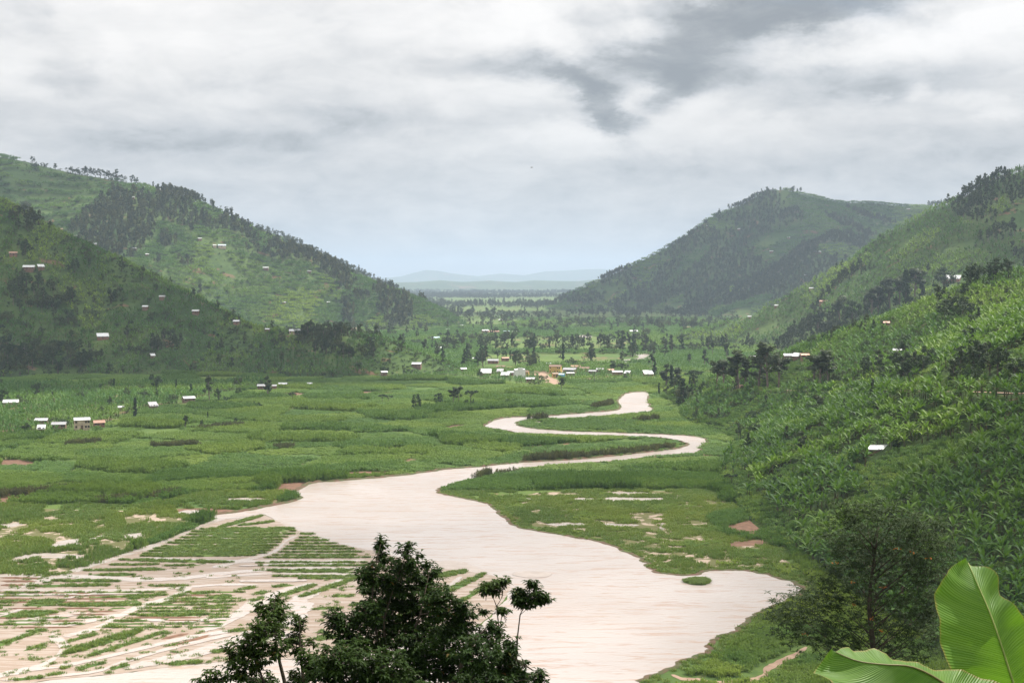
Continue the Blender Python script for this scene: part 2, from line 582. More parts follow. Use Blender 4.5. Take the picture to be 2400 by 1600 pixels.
M = {}
M['banana'] = leaf_mat('banana_leaf', (0.020, 0.068, 0.012), (0.098, 0.200, 0.026), 0.27, 0.55, spec=0.22, dry=((0.16, 0.10, 0.035), 0.955))
M['banana_far'] = leaf_mat('banana_leaf_far', (0.050, 0.125, 0.036), (0.105, 0.200, 0.048), 0.25, 0.6, spec=0.15)
M['cane'] = leaf_mat('cane_leaf', (0.074, 0.158, 0.036), (0.145, 0.245, 0.050), 0.30, 0.55, spec=0.2, dry=((0.17, 0.11, 0.05), 0.975))
M['reed'] = leaf_mat('dry_reed', (0.085, 0.075, 0.035), (0.10, 0.13, 0.04), 0.2, 0.6)
M['grass'] = leaf_mat('grass_blade', (0.080, 0.160, 0.030), (0.145, 0.225, 0.042), 0.25, 0.6, dry=((0.22, 0.16, 0.08), 0.93))
M['wood'] = leaf_mat('far_wood_leaf', (0.034, 0.052, 0.026), (0.068, 0.088, 0.038), 0.18, 0.65, spec=0.15)
M['tree'] = leaf_mat('tree_leaf', (0.018, 0.038, 0.014), (0.040, 0.068, 0.021), 0.18, 0.6, spec=0.2)
M['euc'] = leaf_mat('eucalyptus_leaf', (0.032, 0.052, 0.023), (0.062, 0.084, 0.032), 0.18, 0.6, spec=0.2)
M['dark'] = leaf_mat('dark_glossy_leaf', (0.014, 0.036, 0.007), (0.048, 0.082, 0.013), 0.20, 0.5, tcol=(0.07, 0.13, 0.010), spec=0.10, dry=((0.16, 0.07, 0.02), 0.985))
M['fern'] = leaf_mat('ferny_leaf', (0.016, 0.034, 0.011), (0.040, 0.068, 0.018), 0.18, 0.6, spec=0.15)
M['light'] = leaf_mat('light_shrub_leaf', (0.075, 0.150, 0.028), (0.12, 0.21, 0.038), 0.25, 0.5)
M['flower'] = plain_mat('orange_flower', (0.50, 0.17, 0.015), (0.40, 0.11, 0.01), 8, 0.6)
M['bark'] = plain_mat('grey_brown_bark', (0.11, 0.085, 0.06), (0.06, 0.045, 0.035), 6, 0.9, 0.5)
M['palebark'] = plain_mat('pale_bark', (0.22, 0.18, 0.14), (0.12, 0.09, 0.07), 3, 0.85, 0.3)
M['pseudo'] = plain_mat('banana_stem', (0.10, 0.12, 0.04), (0.09, 0.06, 0.03), 5, 0.7)
M['water'] = water_mat()
M['mud'] = None
M['soil'] = plain_mat('red_brown_soil', (0.20, 0.110, 0.070), (0.13, 0.075, 0.048), 0.6, 0.95, 0.6, bscale=1.6)
M['road'] = plain_mat('dirt_road', (0.36, 0.25, 0.18), (0.26, 0.17, 0.12), 0.4, 0.95, 0.4)
M['sand'] = plain_mat('wet_sand', (0.40, 0.345, 0.31), (0.34, 0.285, 0.25), 0.3, 0.5, 0.3)
M['bank'] = plain_mat('cut_bank_soil', (0.13, 0.075, 0.05), (0.07, 0.085, 0.03), 0.35, 0.95, 0.8)


def mud_material():
    m, k, bs, out = new_mat('pink_flood_mud')
    pos = k.n('ShaderNodeNewGeometry').outputs['Position']
    mp = k.n('ShaderNodeMapping')
    mp.inputs['Scale'].default_value = (0.06, 0.35, 0.1)
    mp.inputs['Rotation'].default_value = (0, 0, math.radians(6))
    k.link(pos, mp.inputs[0])
    a = k.noise(mp.outputs[0], 2.0, 6, 0.6, 0.6)
    b = k.noise(pos, 0.5, 6, 0.65)
    wet = k.smooth(a, 0.42, 0.62)
    col = k.mix(wet, (0.255, 0.188, 0.142), (0.335, 0.268, 0.218))
    col = k.mix(k.m('MULTIPLY', k.smooth(b, 0.55, 0.75), 0.45), col, (0.34, 0.24, 0.17))
    k.link(col, bs.inputs['Base Color'])
    k.link(k.m('SUBTRACT', 0.72, k.m('MULTIPLY', wet, 0.40)), bs.inputs['Roughness'])
    bp = k.n('ShaderNodeBump')
    bp.inputs['Strength'].default_value = 0.4
    bp.inputs['Distance'].default_value = 0.1
    k.link(b, bp.inputs['Height'])
    k.link(bp.outputs[0], bs.inputs['Normal'])
    return m


M['mud'] = mud_material()
M['wet'] = ground_mat('wet_meadow_ground', ((0.12, 0.12, 0.05), (0.16, 0.15, 0.07), (0.09, 0.10, 0.035)), (0.38, 0.30, 0.235), 0.09, 0.9, 0.42)
M['valley'] = ground_mat('valley_ground', ((0.075, 0.125, 0.034), (0.115, 0.165, 0.042), (0.05, 0.09, 0.028)), (0.20, 0.13, 0.08), 0.018, 0.35, 0.28)
M['hillside'] = ground_mat('hillside_ground', ((0.050, 0.088, 0.028), (0.085, 0.125, 0.036), (0.034, 0.062, 0.022)), (0.16, 0.10, 0.06), 0.016, 0.22, 0.22)
M['nearhill'] = ground_mat('near_slope_ground', ((0.034, 0.060, 0.016), (0.060, 0.090, 0.022), (0.022, 0.040, 0.012)), (0.11, 0.07, 0.04), 0.05, 0.8, 0.22)
M['farhill'] = ground_mat('far_hill_ground', ((0.04, 0.07, 0.03), (0.07, 0.10, 0.04), (0.03, 0.05, 0.025)), (0.14, 0.10, 0.07), 0.004, 0.02, 0.25)


# ------------------------------------------------------------------ object helpers
def tag(o, label=None, cat=None, group=None, kind=None):
    if label:
        o['label'] = label
    if cat:
        o['category'] = cat
    if group:
        o['group'] = group
    if kind:
        o['kind'] = kind
    return o


def link(name, me, parent=None):
    o = bpy.data.objects.new(name, me)
    C.objects.link(o)
    if parent:
        o.parent = parent
    return o


def empty(name, loc, rz=0.0, s=1.0):
    o = bpy.data.objects.new(name, None)
    o.empty_display_size = 0.5
    C.objects.link(o)
    o.location = tuple(float(a) for a in loc)
    o.rotation_euler = (0, 0, rz)
    o.scale = (s, s, s) if not isinstance(s, (tuple, list)) else s
    return o


class MB:
    """vertex / face collector with material slots"""
    def __init__(self):
        self.v, self.f, self.mi = [], [], []

    def add(self, vs, fs, mi=0):
        b = len(self.v)
        self.v += [tuple(p) for p in vs]
        self.f += [tuple(i + b for i in f) for f in fs]
        self.mi += [mi] * len(fs)

    def box(self, c, s, rz=0.0, mi=0):
        cx, cy, cz = c
        hx, hy, hz = s[0] / 2, s[1] / 2, s[2] / 2
        ca, sa = math.cos(rz), math.sin(rz)
        vs = []
        for dz in (-hz, hz):
            for dx, dy in ((-hx, -hy), (hx, -hy), (hx, hy), (-hx, hy)):
                vs.append((cx + dx * ca - dy * sa, cy + dx * sa + dy * ca, cz + dz))
        self.add(vs, [(3, 2, 1, 0), (4, 5, 6, 7), (0, 1, 5, 4), (1, 2, 6, 5), (2, 3, 7, 6), (3, 0, 4, 7)], mi)

    def tube(self, pts, rad, n=6, mi=0, cap=True):
        pts = [Vector(p) for p in pts]
        vs, fs = [], []
        for i, p in enumerate(pts):
            d = (pts[min(i + 1, len(pts) - 1)] - pts[max(i - 1, 0)])
            if d.length < 1e-6:
                d = Vector((0, 0, 1))
            d.normalize()
            a = d.orthogonal().normalized() if abs(d.z) < 0.95 else Vector((1, 0, 0)).cross(d).normalized()
            b = d.cross(a)
            for j in range(n):
                w = 2 * math.pi * j / n
                vs.append(p + (a * math.cos(w) + b * math.sin(w)) * rad[i])
        for i in range(len(pts) - 1):
            for j in range(n):
                j2 = (j + 1) % n
                fs.append((i * n + j, i * n + j2, (i + 1) * n + j2, (i + 1) * n + j))
        if cap:
            fs.append(tuple(range(n - 1, -1, -1)))
            fs.append(tuple((len(pts) - 1) * n + j for j in range(n)))
        self.add(vs, fs, mi)

    def mesh(self, name, mats, smooth=False):
        me = bpy.data.meshes.new(name)
        me.from_pydata(self.v, [], self.f)
        for m in mats:
            me.materials.append(m)
        if len(mats) > 1:
            me.polygons.foreach_set('material_index', self.mi)
        if smooth:
            me.polygons.foreach_set('use_smooth', [True] * len(me.polygons))
        me.update()
        return me


def np_mesh(name, V, Fq, mats, smooth=True):
    """mesh from numpy verts and quads"""
    me = bpy.data.meshes.new(name)
    V = np.ascontiguousarray(V, np.float32)
    Fq = np.ascontiguousarray(Fq, np.int32)
    me.vertices.add(len(V))
    me.vertices.foreach_set('co', V.ravel())
    nf, k = Fq.shape
    me.loops.add(nf * k)
    me.loops.foreach_set('vertex_index', Fq.ravel())
    me.polygons.add(nf)
    me.polygons.foreach_set('loop_start', np.arange(0, nf * k, k, dtype=np.int32))
    me.polygons.foreach_set('loop_total', np.full(nf, k, np.int32))
    if smooth:
        me.polygons.foreach_set('use_smooth', np.ones(nf, bool))
    for m in mats:
        me.materials.append(m)
    me.update(calc_edges=True)
    me.validate()
    return me


def poly_mesh(name, pts, z, m, sub=0, jitter=0.0):
    """flat sheet from an outline in plan (tessellated)"""
    from mathutils.geometry import tessellate_polygon
    vs = [Vector((p[0], p[1], z)) for p in pts]
    tris = tessellate_polygon([vs])
    me = bpy.data.meshes.new(name)
    fs = []
    for t in tris:
        a, b, c = (vs[i] for i in t)
        fs.append(tuple(t) if (b - a).cross(c - a).z > 0 else (t[0], t[2], t[1]))
    me.from_pydata([tuple(v) for v in vs], [], fs)
    me.materials.append(m)
    me.update()
    return me


def smooth_closed(pts, n=6, jit=0.0, closed=True):
    """Catmull-Rom through plan points"""
    pts = np.array(pts, float)
    N = len(pts)
    out = []
    rngj = range(N) if closed else range(N - 1)
    for i in rngj:
        if closed:
            p0, p1, p2, p3 = pts[(i - 1) % N], pts[i], pts[(i + 1) % N], pts[(i + 2) % N]
        else:
            p0, p1, p2, p3 = pts[max(i - 1, 0)], pts[i], pts[i + 1], pts[min(i + 2, N - 1)]
        for t in np.linspace(0, 1, n, endpoint=False):
            q = 0.5 * ((2 * p1) + (-p0 + p2) * t + (2 * p0 - 5 * p1 + 4 * p2 - p3) * t * t + (-p0 + 3 * p1 - 3 * p2 + p3) * t ** 3)
            if jit:
                q = q + rng.normal(0, jit, len(q))
            out.append(q)
    if not closed:
        out.append(pts[-1])
    return np.array(out)


def hill_mesh(name, f, x0, x1, y0, y1, step, m, label):
    xs, ys = np.arange(x0, x1 + step, step), np.arange(y0, y1 + step, step)
    X, Y = np.meshgrid(xs, ys)
    Z = f(X, Y)
    nx, ny = len(xs), len(ys)
    idx = np.arange(nx * ny).reshape(ny, nx)
    Fq = np.stack([idx[:-1, :-1], idx[:-1, 1:], idx[1:, 1:], idx[1:, :-1]], -1).reshape(-1, 4)
    zf = Z.ravel()
    keep = (zf[Fq].max(1) > -0.6)
    Fq = Fq[keep]
    used = np.unique(Fq)
    remap = np.full(nx * ny, -1)
    remap[used] = np.arange(len(used))
    V = np.stack([X.ravel(), Y.ravel(), np.maximum(zf, -0.9)], -1)[used]
    o = link(name, np_mesh(name, V, remap[Fq], [m]))
    tag(o, label, 'hill', kind='structure')
    return o

# ================================================================== the setting
g = 26000.0
me = bpy.data.meshes.new('ground')
me.from_pydata([(-g * 0.5, -300, 0), (g * 0.5, -300, 0), (g * 0.5, g, 0), (-g * 0.5, g, 0)], [], [(0, 1, 2, 3)])
me.materials.append(M['valley'])
tag(link('ground', me), 'flat green valley floor reaching to the horizon', 'valley floor', kind='structure')

hill_mesh('hill_left_near', h_L1, -620, 40, 640, 1420, 5, M['hillside'], 'dark near hill with plantations on the left side of the valley')
hill_mesh('hill_left_far', h_L2, -1300, 40, 1450, 2800, 8, M['hillside'], 'long wooded ridge with sunlit lower slope on the left')
hill_mesh('hill_left_behind', h_L3, -700, 20, 2200, 3000, 10, M['hillside'], 'hazy ridge just showing behind the long left ridge')
hill_mesh('hill_right_peak', h_R3, -60, 1500, 2050, 3900, 10, M['hillside'], 'hazy blue green peak on the right side of the valley')
hill_mesh('hill_right_middle', h_R2, 100, 1000, 880, 1900, 6, M['hillside'], 'green hill rising to the right edge beyond the banana spur')
hill_mesh('hill_right_near', h_R1, 45, 420, 120, 1000, 3, M['nearhill'], 'steep near slope on the right planted with bananas')
hill_mesh('hill_under_viewpoint', h_CAM, -130, 130, -60, 200, 2, M['nearhill'], 'slope falling away below the viewpoint')
hill_mesh('hill_far', h_FAR, -6000, 9500, 8000, 23500, 150, M['farhill'], 'faint blue hills on the horizon')

# river outline (pixels of the photograph laid on the valley floor)
BANK_L = [(1517, 917), (1470, 921), (1450, 930), (1446, 943), (1450, 953), (1436, 962), (1360, 968), (1273, 975), (1190, 978), (1150, 986),
          (1133, 1001), (1173, 1008), (1213, 1016), (1273, 1018), (1337, 1020), (1457, 1023), (1533, 1026), (1570, 1031), (1600, 1037),
          (1606, 1043), (1580, 1051), (1506, 1060), (1406, 1071), (1340, 1077), (1226, 1083), (1120, 1093), (1040, 1100), (980, 1108),
          (893, 1118), (793, 1126), (730, 1131), (703, 1143), (683, 1155), (696, 1169), (627, 1186), (560, 1198), (489, 1208), (527, 1217),
          (560, 1216), (590, 1209), (613, 1205), (650, 1221), (687, 1238), (760, 1266), (873, 1291), (950, 1310), (1020, 1330), (1090, 1336),
          (1150, 1348), (1193, 1366), (1190, 1390), (1168, 1420), (1127, 1461), (1040, 1488), (950, 1505), (850, 1535), (720, 1543),
          (537, 1550), (420, 1560), (310, 1574), (124, 1593), (0, 1611), (-250, 1660)]
BANK_R = [(1521, 927), (1523, 946), (1526, 963), (1440, 972), (1373, 977), (1326, 981), (1273, 981), (1228, 985), (1213, 993), (1240, 1002),
          (1330, 1010), (1457, 1014), (1560, 1018), (1625, 1022), (1661, 1031), (1646, 1047), (1634, 1060), (1573, 1066), (1440, 1080),
          (1323, 1088), (1246, 1096), (1173, 1108), (1106, 1124), (1046, 1141), (1030, 1150), (1046, 1158), (1090, 1168), (1146, 1180),
          (1173, 1200), (1197, 1223), (1227, 1237), (1327, 1254), (1416, 1271), (1483, 1297), (1520, 1318), (1534, 1334), (1560, 1344),
          (1633, 1345), (1650, 1335), (1740, 1336), (1783, 1342), (1833, 1355), (1883, 1372), (1872, 1395), (1850, 1408), (1800, 1428),
          (1757, 1451), (1742, 1472), (1690, 1492), (1668, 1505), (1672, 1521), (1633, 1539), (1560, 1575), (1500, 1598), (1420, 1650), (1330, 1720)]


def fl(lst):
    return [floor_pt(p[0], p[1])[:2] for p in lst]


_bl = smooth_closed(fl(BANK_L), 10, 0, closed=False)
_br = smooth_closed(fl(BANK_R), 10, 0, closed=False)


def ragged(pl, amp, seed):
    pl = np.array(pl)
    out = [pl[0]]
    for i in range(1, len(pl) - 1):
        d = pl[i + 1] - pl[i - 1]
        n = np.array([-d[1], d[0]]) / (np.linalg.norm(d) + 1e-9)
        a = amp * (2 * (float(vnoise(np.array([i * 0.37]), np.array([seed * 3.1]), seed)[0]) - 0.5) + 0.8 * (float(vnoise(np.array([i * 0.9]), np.array([seed * 7.7]), seed)[0]) - 0.5))
        out.append(pl[i] + n * a)
    out.append(pl[-1])
    return np.array(out)


_bl, _br = ragged(_bl, 0.7, 3), ragged(_br, 0.7, 9)
RIVER = np.vstack([_bl, np.array([[-66.0, 150.0], [6.0, 150.0]]), _br[::-1]])
o = link('river', poly_mesh('river', RIVER, 0.05, M['water']))
tag(o, 'wide muddy river winding through the valley, almost white', 'river', kind='structure')


def strip_bank(pl, side, name, h=0.5, skip=None):
    """raised earth lip along a bank; side = +1 / -1 picks the land side"""
    V, Fq = [], []
    n = len(pl)
    for i in range(n):
        d = pl[min(i + 1, n - 1)] - pl[max(i - 1, 0)]
        nn = side * np.array([-d[1], d[0]]) / (np.linalg.norm(d) + 1e-9)
        k = 0.6 + 0.8 * random.random()
        p = pl[i]
        for off, z in ((-0.1, 0.02), (0.12, h * k), (0.5, h * k * 0.85), (1.5, -0.05)):
            q = p + nn * off
            V.append((q[0], q[1], z))
    for i in range(n - 1):
        if skip and skip(i / n):
            continue
        for j in range(3):
            a = i * 4 + j
            Fq.append((a, a + 1, a + 5, a + 4))
    ob = link(name, np_mesh(name, np.array(V), np.array(Fq), [M['bank']], smooth=False))
    tag(ob, kind='structure')
    return ob


n_l = len(_bl)
tag(strip_bank(_bl[:36 * 10], 1, 'river_bank_far'), 'low brown cut bank along the far side of the river', 'river bank')
tag(strip_bank(_br[:-20], -1, 'river_bank_near', 0.20), 'low brown cut bank along the meadow side of the river', 'river bank')

# flood mud with channels and planting beds
MUD = [(527, 1217), (560, 1216), (590, 1209), (613, 1205), (650, 1221), (687, 1238), (760, 1266), (873, 1291), (950, 1310), (1020, 1330),
       (1090, 1336), (1150, 1348), (1193, 1366), (1190, 1390), (1168, 1420), (1127, 1461), (1040, 1488), (950, 1505), (850, 1535), (720, 1543),
       (537, 1550), (420, 1560), (310, 1574), (124, 1593), (0, 1611), (-250, 1660), (-330, 1500), (-250, 1352), (0, 1345), (131, 1350),
       (255, 1309), (365, 1274), (430, 1248), (480, 1228)]
MUDW = smooth_closed(fl(MUD), 5, 0.12)
mud = link('mudflat', poly_mesh('mudflat', MUDW, 0.075, M['mud']))
tag(mud, 'pinkish flood mud with drowned planting beds beside the river', 'mudflat', kind='structure')


def ribbon_mesh(name, px, z, m, scale=1.0, jit=0.12):
    """strip of water, road or soil along a pixel centre line (u, v, thickness in px) laid on the floor"""
    P = np.array([[*floor_pt(a[0], a[1])[:2], a[2]] for a in px])
    P = smooth_closed(P, 7, 0, closed=False)
    V, Fq = [], []
    n = len(P)
    for i in range(n):
        x, y, w = P[i]
        d = P[min(i + 1, n - 1)][:2] - P[max(i - 1, 0)][:2]
        nn = np.array([-d[1], d[0]]) / (np.linalg.norm(d) + 1e-9)
        dist = math.hypot(x, y)
        across_y = abs(nn[1])
        mpp = across_y * dist * dist / (EYE * F) + (1 - across_y) * dist / F   # metres for one pixel across the strip
        hw = max(0.12, 0.5 * w * mpp * scale) * (1 + jit * 2 * random.uniform(-1, 1))
        if i in (0, n - 1):
            hw *= 0.35
        V.append((x + nn[0] * hw, y + nn[1] * hw, z))
        V.append((x - nn[0] * hw, y - nn[1] * hw, z))
    for i in range(n - 1):
        Fq.append((i * 2, i * 2 + 1, i * 2 + 3, i * 2 + 2))
    me = np_mesh(name, np.array(V), np.array(Fq), [m], smooth=False)
    return me


CHANNELS = [
    [(-120, 1425, 14), (0, 1392, 12), (60, 1372, 12), (134, 1351, 13), (255, 1311, 14), (300, 1297, 13), (365, 1277, 11), (430, 1251, 9), (480, 1230, 8), (527, 1214, 9), (575, 1206, 14)],
    [(697, 1255, 4), (671, 1267, 7), (651, 1287, 8), (627, 1298, 8), (551, 1318, 9), (500, 1330, 6)],
    [(327, 1308, 5), (440, 1312, 5), (551, 1315, 6), (680, 1314, 5), (800, 1314, 5), (855, 1313, 4)],
    [(-60, 1346, 6), (0, 1348, 7), (172, 1351, 8), (300, 1357, 9), (413, 1356, 8), (551, 1341, 7), (690, 1332, 5), (800, 1332, 5), (850, 1330, 3)],
    [(482, 1354, 5), (620, 1344, 6), (720, 1343, 6), (830, 1346, 5)],
    [(448, 1377, 8), (389, 1404, 12), (320, 1425, 15), (241, 1466, 14), (200, 1480, 10), (150, 1492, 8)],
    [(130, 1478, 6), (127, 1492, 9), (150, 1515, 11), (138, 1535, 12), (90, 1562, 13), (0, 1583, 14), (-120, 1612, 14)],
    [(0, 1383, 5), (150, 1384, 6), (310, 1384, 6), (420, 1378, 6), (516, 1370, 5), (603, 1371, 4)],
    [(738, 1367, 8), (654, 1391, 20), (599, 1415, 26), (565, 1437, 26), (520, 1462, 16), (470, 1480, 10)],
    [(830, 1352, 6), (800, 1360, 7), (740, 1387, 12), (700, 1408, 34), (705, 1435, 36), (660, 1462, 26), (600, 1480, 20), (540, 1500, 14)],
    [(40, 1574, 5), (69, 1570, 7), (172, 1556, 8), (310, 1525, 9), (430, 1497, 10), (544, 1478, 9)],
    [(0, 1594, 7), (207, 1577, 7), (275, 1556, 8), (379, 1525, 8), (470, 1503, 8), (545, 1486, 8)],
    [(293, 1568, 12), (362, 1552, 18), (448, 1535, 22), (537, 1508, 22), (620, 1495, 18), (700, 1480, 14)],
    [(-60, 1455, 9), (0, 1442, 9), (52, 1428, 7)],
    [(40, 1462, 8), (100, 1450, 16), (160, 1440, 12), (215, 1434, 6)],
    [(90, 1470, 6), (170, 1462, 12), (240, 1448, 9), (300, 1440, 5)],
    [(20, 1396, 5), (120, 1393, 5), (260, 1391, 4), (330, 1390, 3)],
    [(330, 1452, 4), (420, 1456, 6), (520, 1450, 8), (560, 1444, 6)],
    [(1080, 1352, 6), (1062, 1368, 9), (1050, 1382, 5)],
    [(520, 1231, 3), (560, 1222, 5), (600, 1211, 3)],
    [(560, 1362, 4), (640, 1361, 5), (720, 1361, 4)],
    [(560, 1327, 3), (680, 1322, 4), (820, 1322, 3)],
    [(340, 1297, 2), (480, 1292, 3), (620, 1291, 2)],
    [(460, 1253, 3), (560, 1264, 2.5), (640, 1264, 2)],
    [(150, 1404, 4), (190, 1396, 5), (240, 1389, 4)],
]
for i, cpx in enumerate(CHANNELS):
    o = link('flood_channel', ribbon_mesh('flood_channel', cpx, 0.10 + 0.0035 * i, M['water']), mud)

# grass / soil beds: (u0, v0, u1, v1, thickness px, kind)
BEDS = []


def bed(u0, v0, u1, v1, t, kind='g'):
    BEDS.append((u0, v0, u1, v1, t, kind))


for vv, a, b in ((1240, 470, 690), (1246, 452, 690), (1253, 440, 690), (1260, 425, 672), (1267, 410, 660), (1273, 395, 655), (1280, 380, 648), (1286, 362, 640),
                 (1292, 350, 632), (1298, 338, 622), (1303, 330, 600)):
    bed(a, vv, b, vv - 1.5, 4.6)
for vv, a, b in ((1252, 705, 735), (1260, 700, 755), (1267, 690, 770), (1274, 680, 790), (1281, 670, 810), (1287, 662, 830), (1294, 655, 850), (1301, 640, 860),
                 (1307, 620, 868), (1319, 600, 860), (1326, 610, 865), (1337, 600, 850), (1341, 640, 850), (1351, 640, 840), (1356, 700, 850)):
    bed(a, vv, b, vv - 0.5, 2.7)
for r in [(282, 1312, 544, 1318, 5), (258, 1324, 372, 1323, 3), (380, 1326, 470, 1325, 2.5), (196, 1337, 290, 1336, 3.5), (290, 1336, 376, 1334, 5), (210, 1347, 313, 1348, 4), (124, 1361, 279, 1362, 5),
          (65, 1374, 258, 1371, 5), (351, 1373, 441, 1373, 3), (0, 1411, 55, 1410, 5), (70, 1411, 150, 1411, 9), (138, 1418, 330, 1417, 7),
          (210, 1401, 389, 1395, 4), (344, 1418, 400, 1416, 4), (400, 1398, 430, 1396, 4), (327, 1443, 479, 1440, 7), (445, 1437, 480, 1436, 3), (279, 1456, 344, 1455, 3), (243, 1468, 275, 1468, 5),
          (0, 1446, 131, 1436, 12), (-100, 1545, 86, 1481, 10), (55, 1526, 107, 1510, 4), (158, 1504, 227, 1485, 6), (152, 1533, 331, 1477, 14),
          (210, 1538, 386, 1481, 7), (654, 1398, 738, 1371, 8), (706, 1399, 830, 1356, 9), (258, 1570, 303, 1556, 6), (188, 1568, 241, 1555, 4), (141, 1568, 165, 1562, 4),
          (396, 1557, 475, 1551, 7), (496, 1529, 530, 1525, 5), (20, 1594, 100, 1588, 5), (110, 1584, 150, 1578, 5), (1025, 1352, 1090, 1337, 11), (1045, 1388, 1135, 1344, 10), (1068, 1416, 1160, 1362, 7),
          (515, 1236, 612, 1209, 7), (600, 1242, 684, 1240, 6), (560, 1232, 640, 1222, 5), (490, 1401, 540, 1397, 8), (600, 1393, 625, 1386, 6), (590, 1410, 620, 1400, 5),
          (560, 1382, 600, 1376, 4), (640, 1376, 690, 1371, 3), (820, 1420, 870, 1410, 4), (730, 1428, 800, 1425, 3), (780, 1398, 830, 1396, 5), (540, 1480, 600, 1474, 5),
          (740, 1500, 790, 1490, 10), (60, 1480, 110, 1478, 3), (450, 1392, 490, 1390, 3), (300, 1404, 330, 1402, 3), (470, 1424, 520, 1420, 3), (880, 1460, 960, 1440, 5), (420, 1410, 460, 1412, 3)]:
    bed(*r)
for r in [(0, 1354, 105, 1356, 3.5), (0, 1362, 90, 1363, 3.5), (0, 1371, 60, 1372, 4), (27, 1388, 169, 1391, 3), (379, 1499, 441, 1484, 6), (396, 1517, 499, 1486, 6), (176, 1391, 215, 1392, 2.5)]:
    bed(*r, 's')
for _k in range(12):      # long parallel rows half lost in the silt
    _v = 1390 + _k * 7.4
    _ud = 448 - (_v - 1377) * 2.6
    for _a, _b in ((-90, _ud - 22), (_ud + 24, 570 - _k * 4)):
        _u = _a
        while _u < _b - 20:
            _l = min(random.uniform(70, 200), _b - _u)
            bed(_u, _v - 0.03 * _u * 0.1, _u + _l, _v - 0.03 * (_u + _l) * 0.1 - 0.5, random.uniform(1.6, 2.6), 'g' if random.random() < 0.72 else 's')
            _u += _l + random.uniform(4, 26)
GRASS_P = []        # grass tuft places: x, y, z, height, tint
for i, (u0, v0, u1, v1, t, kd) in enumerate(BEDS):
    n = 9
    a, b = floor_pt(u0, v0)[:2], floor_pt(u1, v1)[:2]
    L = np.linalg.norm(b - a)
    d = (b - a) / L
    nn = np.array([-d[1], d[0]])
    dist = np.linalg.norm((a + b) / 2)
    ay = abs(nn[1])
    hw = 0.5 * t * (ay * dist * dist / (EYE * F) + (1 - ay) * dist / F)
    V, Fq = [], []
    for j in range(n + 1):
        f = j / n
        taper = min(1, 4.0 * min(f, 1 - f) + 0.15)
        wob = (random.random() - 0.5) * hw * 0.5
        for kx, zz in ((-1, 0.075), (-0.45, 0.20), (0.45, 0.20), (1, 0.075)):
            q = a + d * L * f + nn * (kx * hw * taper * random.uniform(0.8, 1.15) + wob)
            V.append((q[0], q[1], zz if zz < 0.1 else zz * taper + 0.02 * random.random() + 0.05))
    for j in range(n):
        for c in range(3):
            q = j * 4 + c
            Fq.append((q, q + 4, q + 5, q + 1))
    link('planting_bed', np_mesh('planting_bed', np.array(V), np.array(Fq), [M['soil'] if kd == 's' else M['valley']], smooth=False), mud)
    if kd == 'g':
        cnt = int(max(10, L * hw * 2 * 4.0))
        for _ in range(cnt):
            f = random.random()
            q = a + d * L * f + nn * random.uniform(-1, 1) * hw * min(1, 4.0 * min(f, 1 - f) + 0.25)
            patch = float(vnoise(np.array([q[0] * 0.35]), np.array([q[1] * 0.35]), 77)[0])
            if patch < (0.16 if t > 2.65 else 0.38):
                continue
            GRASS_P.append((q[0], q[1], 0.12, random.uniform(0.22, 0.5) * (1.6 if t > 12 else 1), random.uniform(-0.35, 0.35)))
for _ in range(500):        # stray tufts on the mud
    u, v = random.uniform(-50, 1050), random.uniform(1320, 1590)
    q = floor_pt(u, v)[:2]
    if inpoly(np.array([q[0]]), np.array([q[1]]), MUDW)[0] and not inpoly(np.array([q[0]]), np.array([q[1]]), RIVER)[0]:
        for _k in range(random.randint(1, 4)):
            GRASS_P.append((q[0] + random.gauss(0, 0.6), q[1] + random.gauss(0, 0.6), 0.08, random.uniform(0.2, 0.45), random.uniform(-0.5, 0.2)))

WET = [[(1230, 1160), (1400, 1150), (1600, 1152), (1700, 1170), (1660, 1215), (1690, 1250), (1800, 1290), (1860, 1330), (1760, 1330), (1560, 1330), (1470, 1285), (1330, 1245), (1240, 1225)],
       [(-150, 1195), (200, 1195), (330, 1195), (440, 1190), (500, 1200), (470, 1222), (255, 1306), (131, 1344), (-150, 1338)]]
for i, p in enumerate(WET):
    o = link('wet_meadow', poly_mesh('wet_meadow', smooth_closed(fl(p), 5, 0.1), 0.008, M['wet']))
    tag(o, kind='structure')
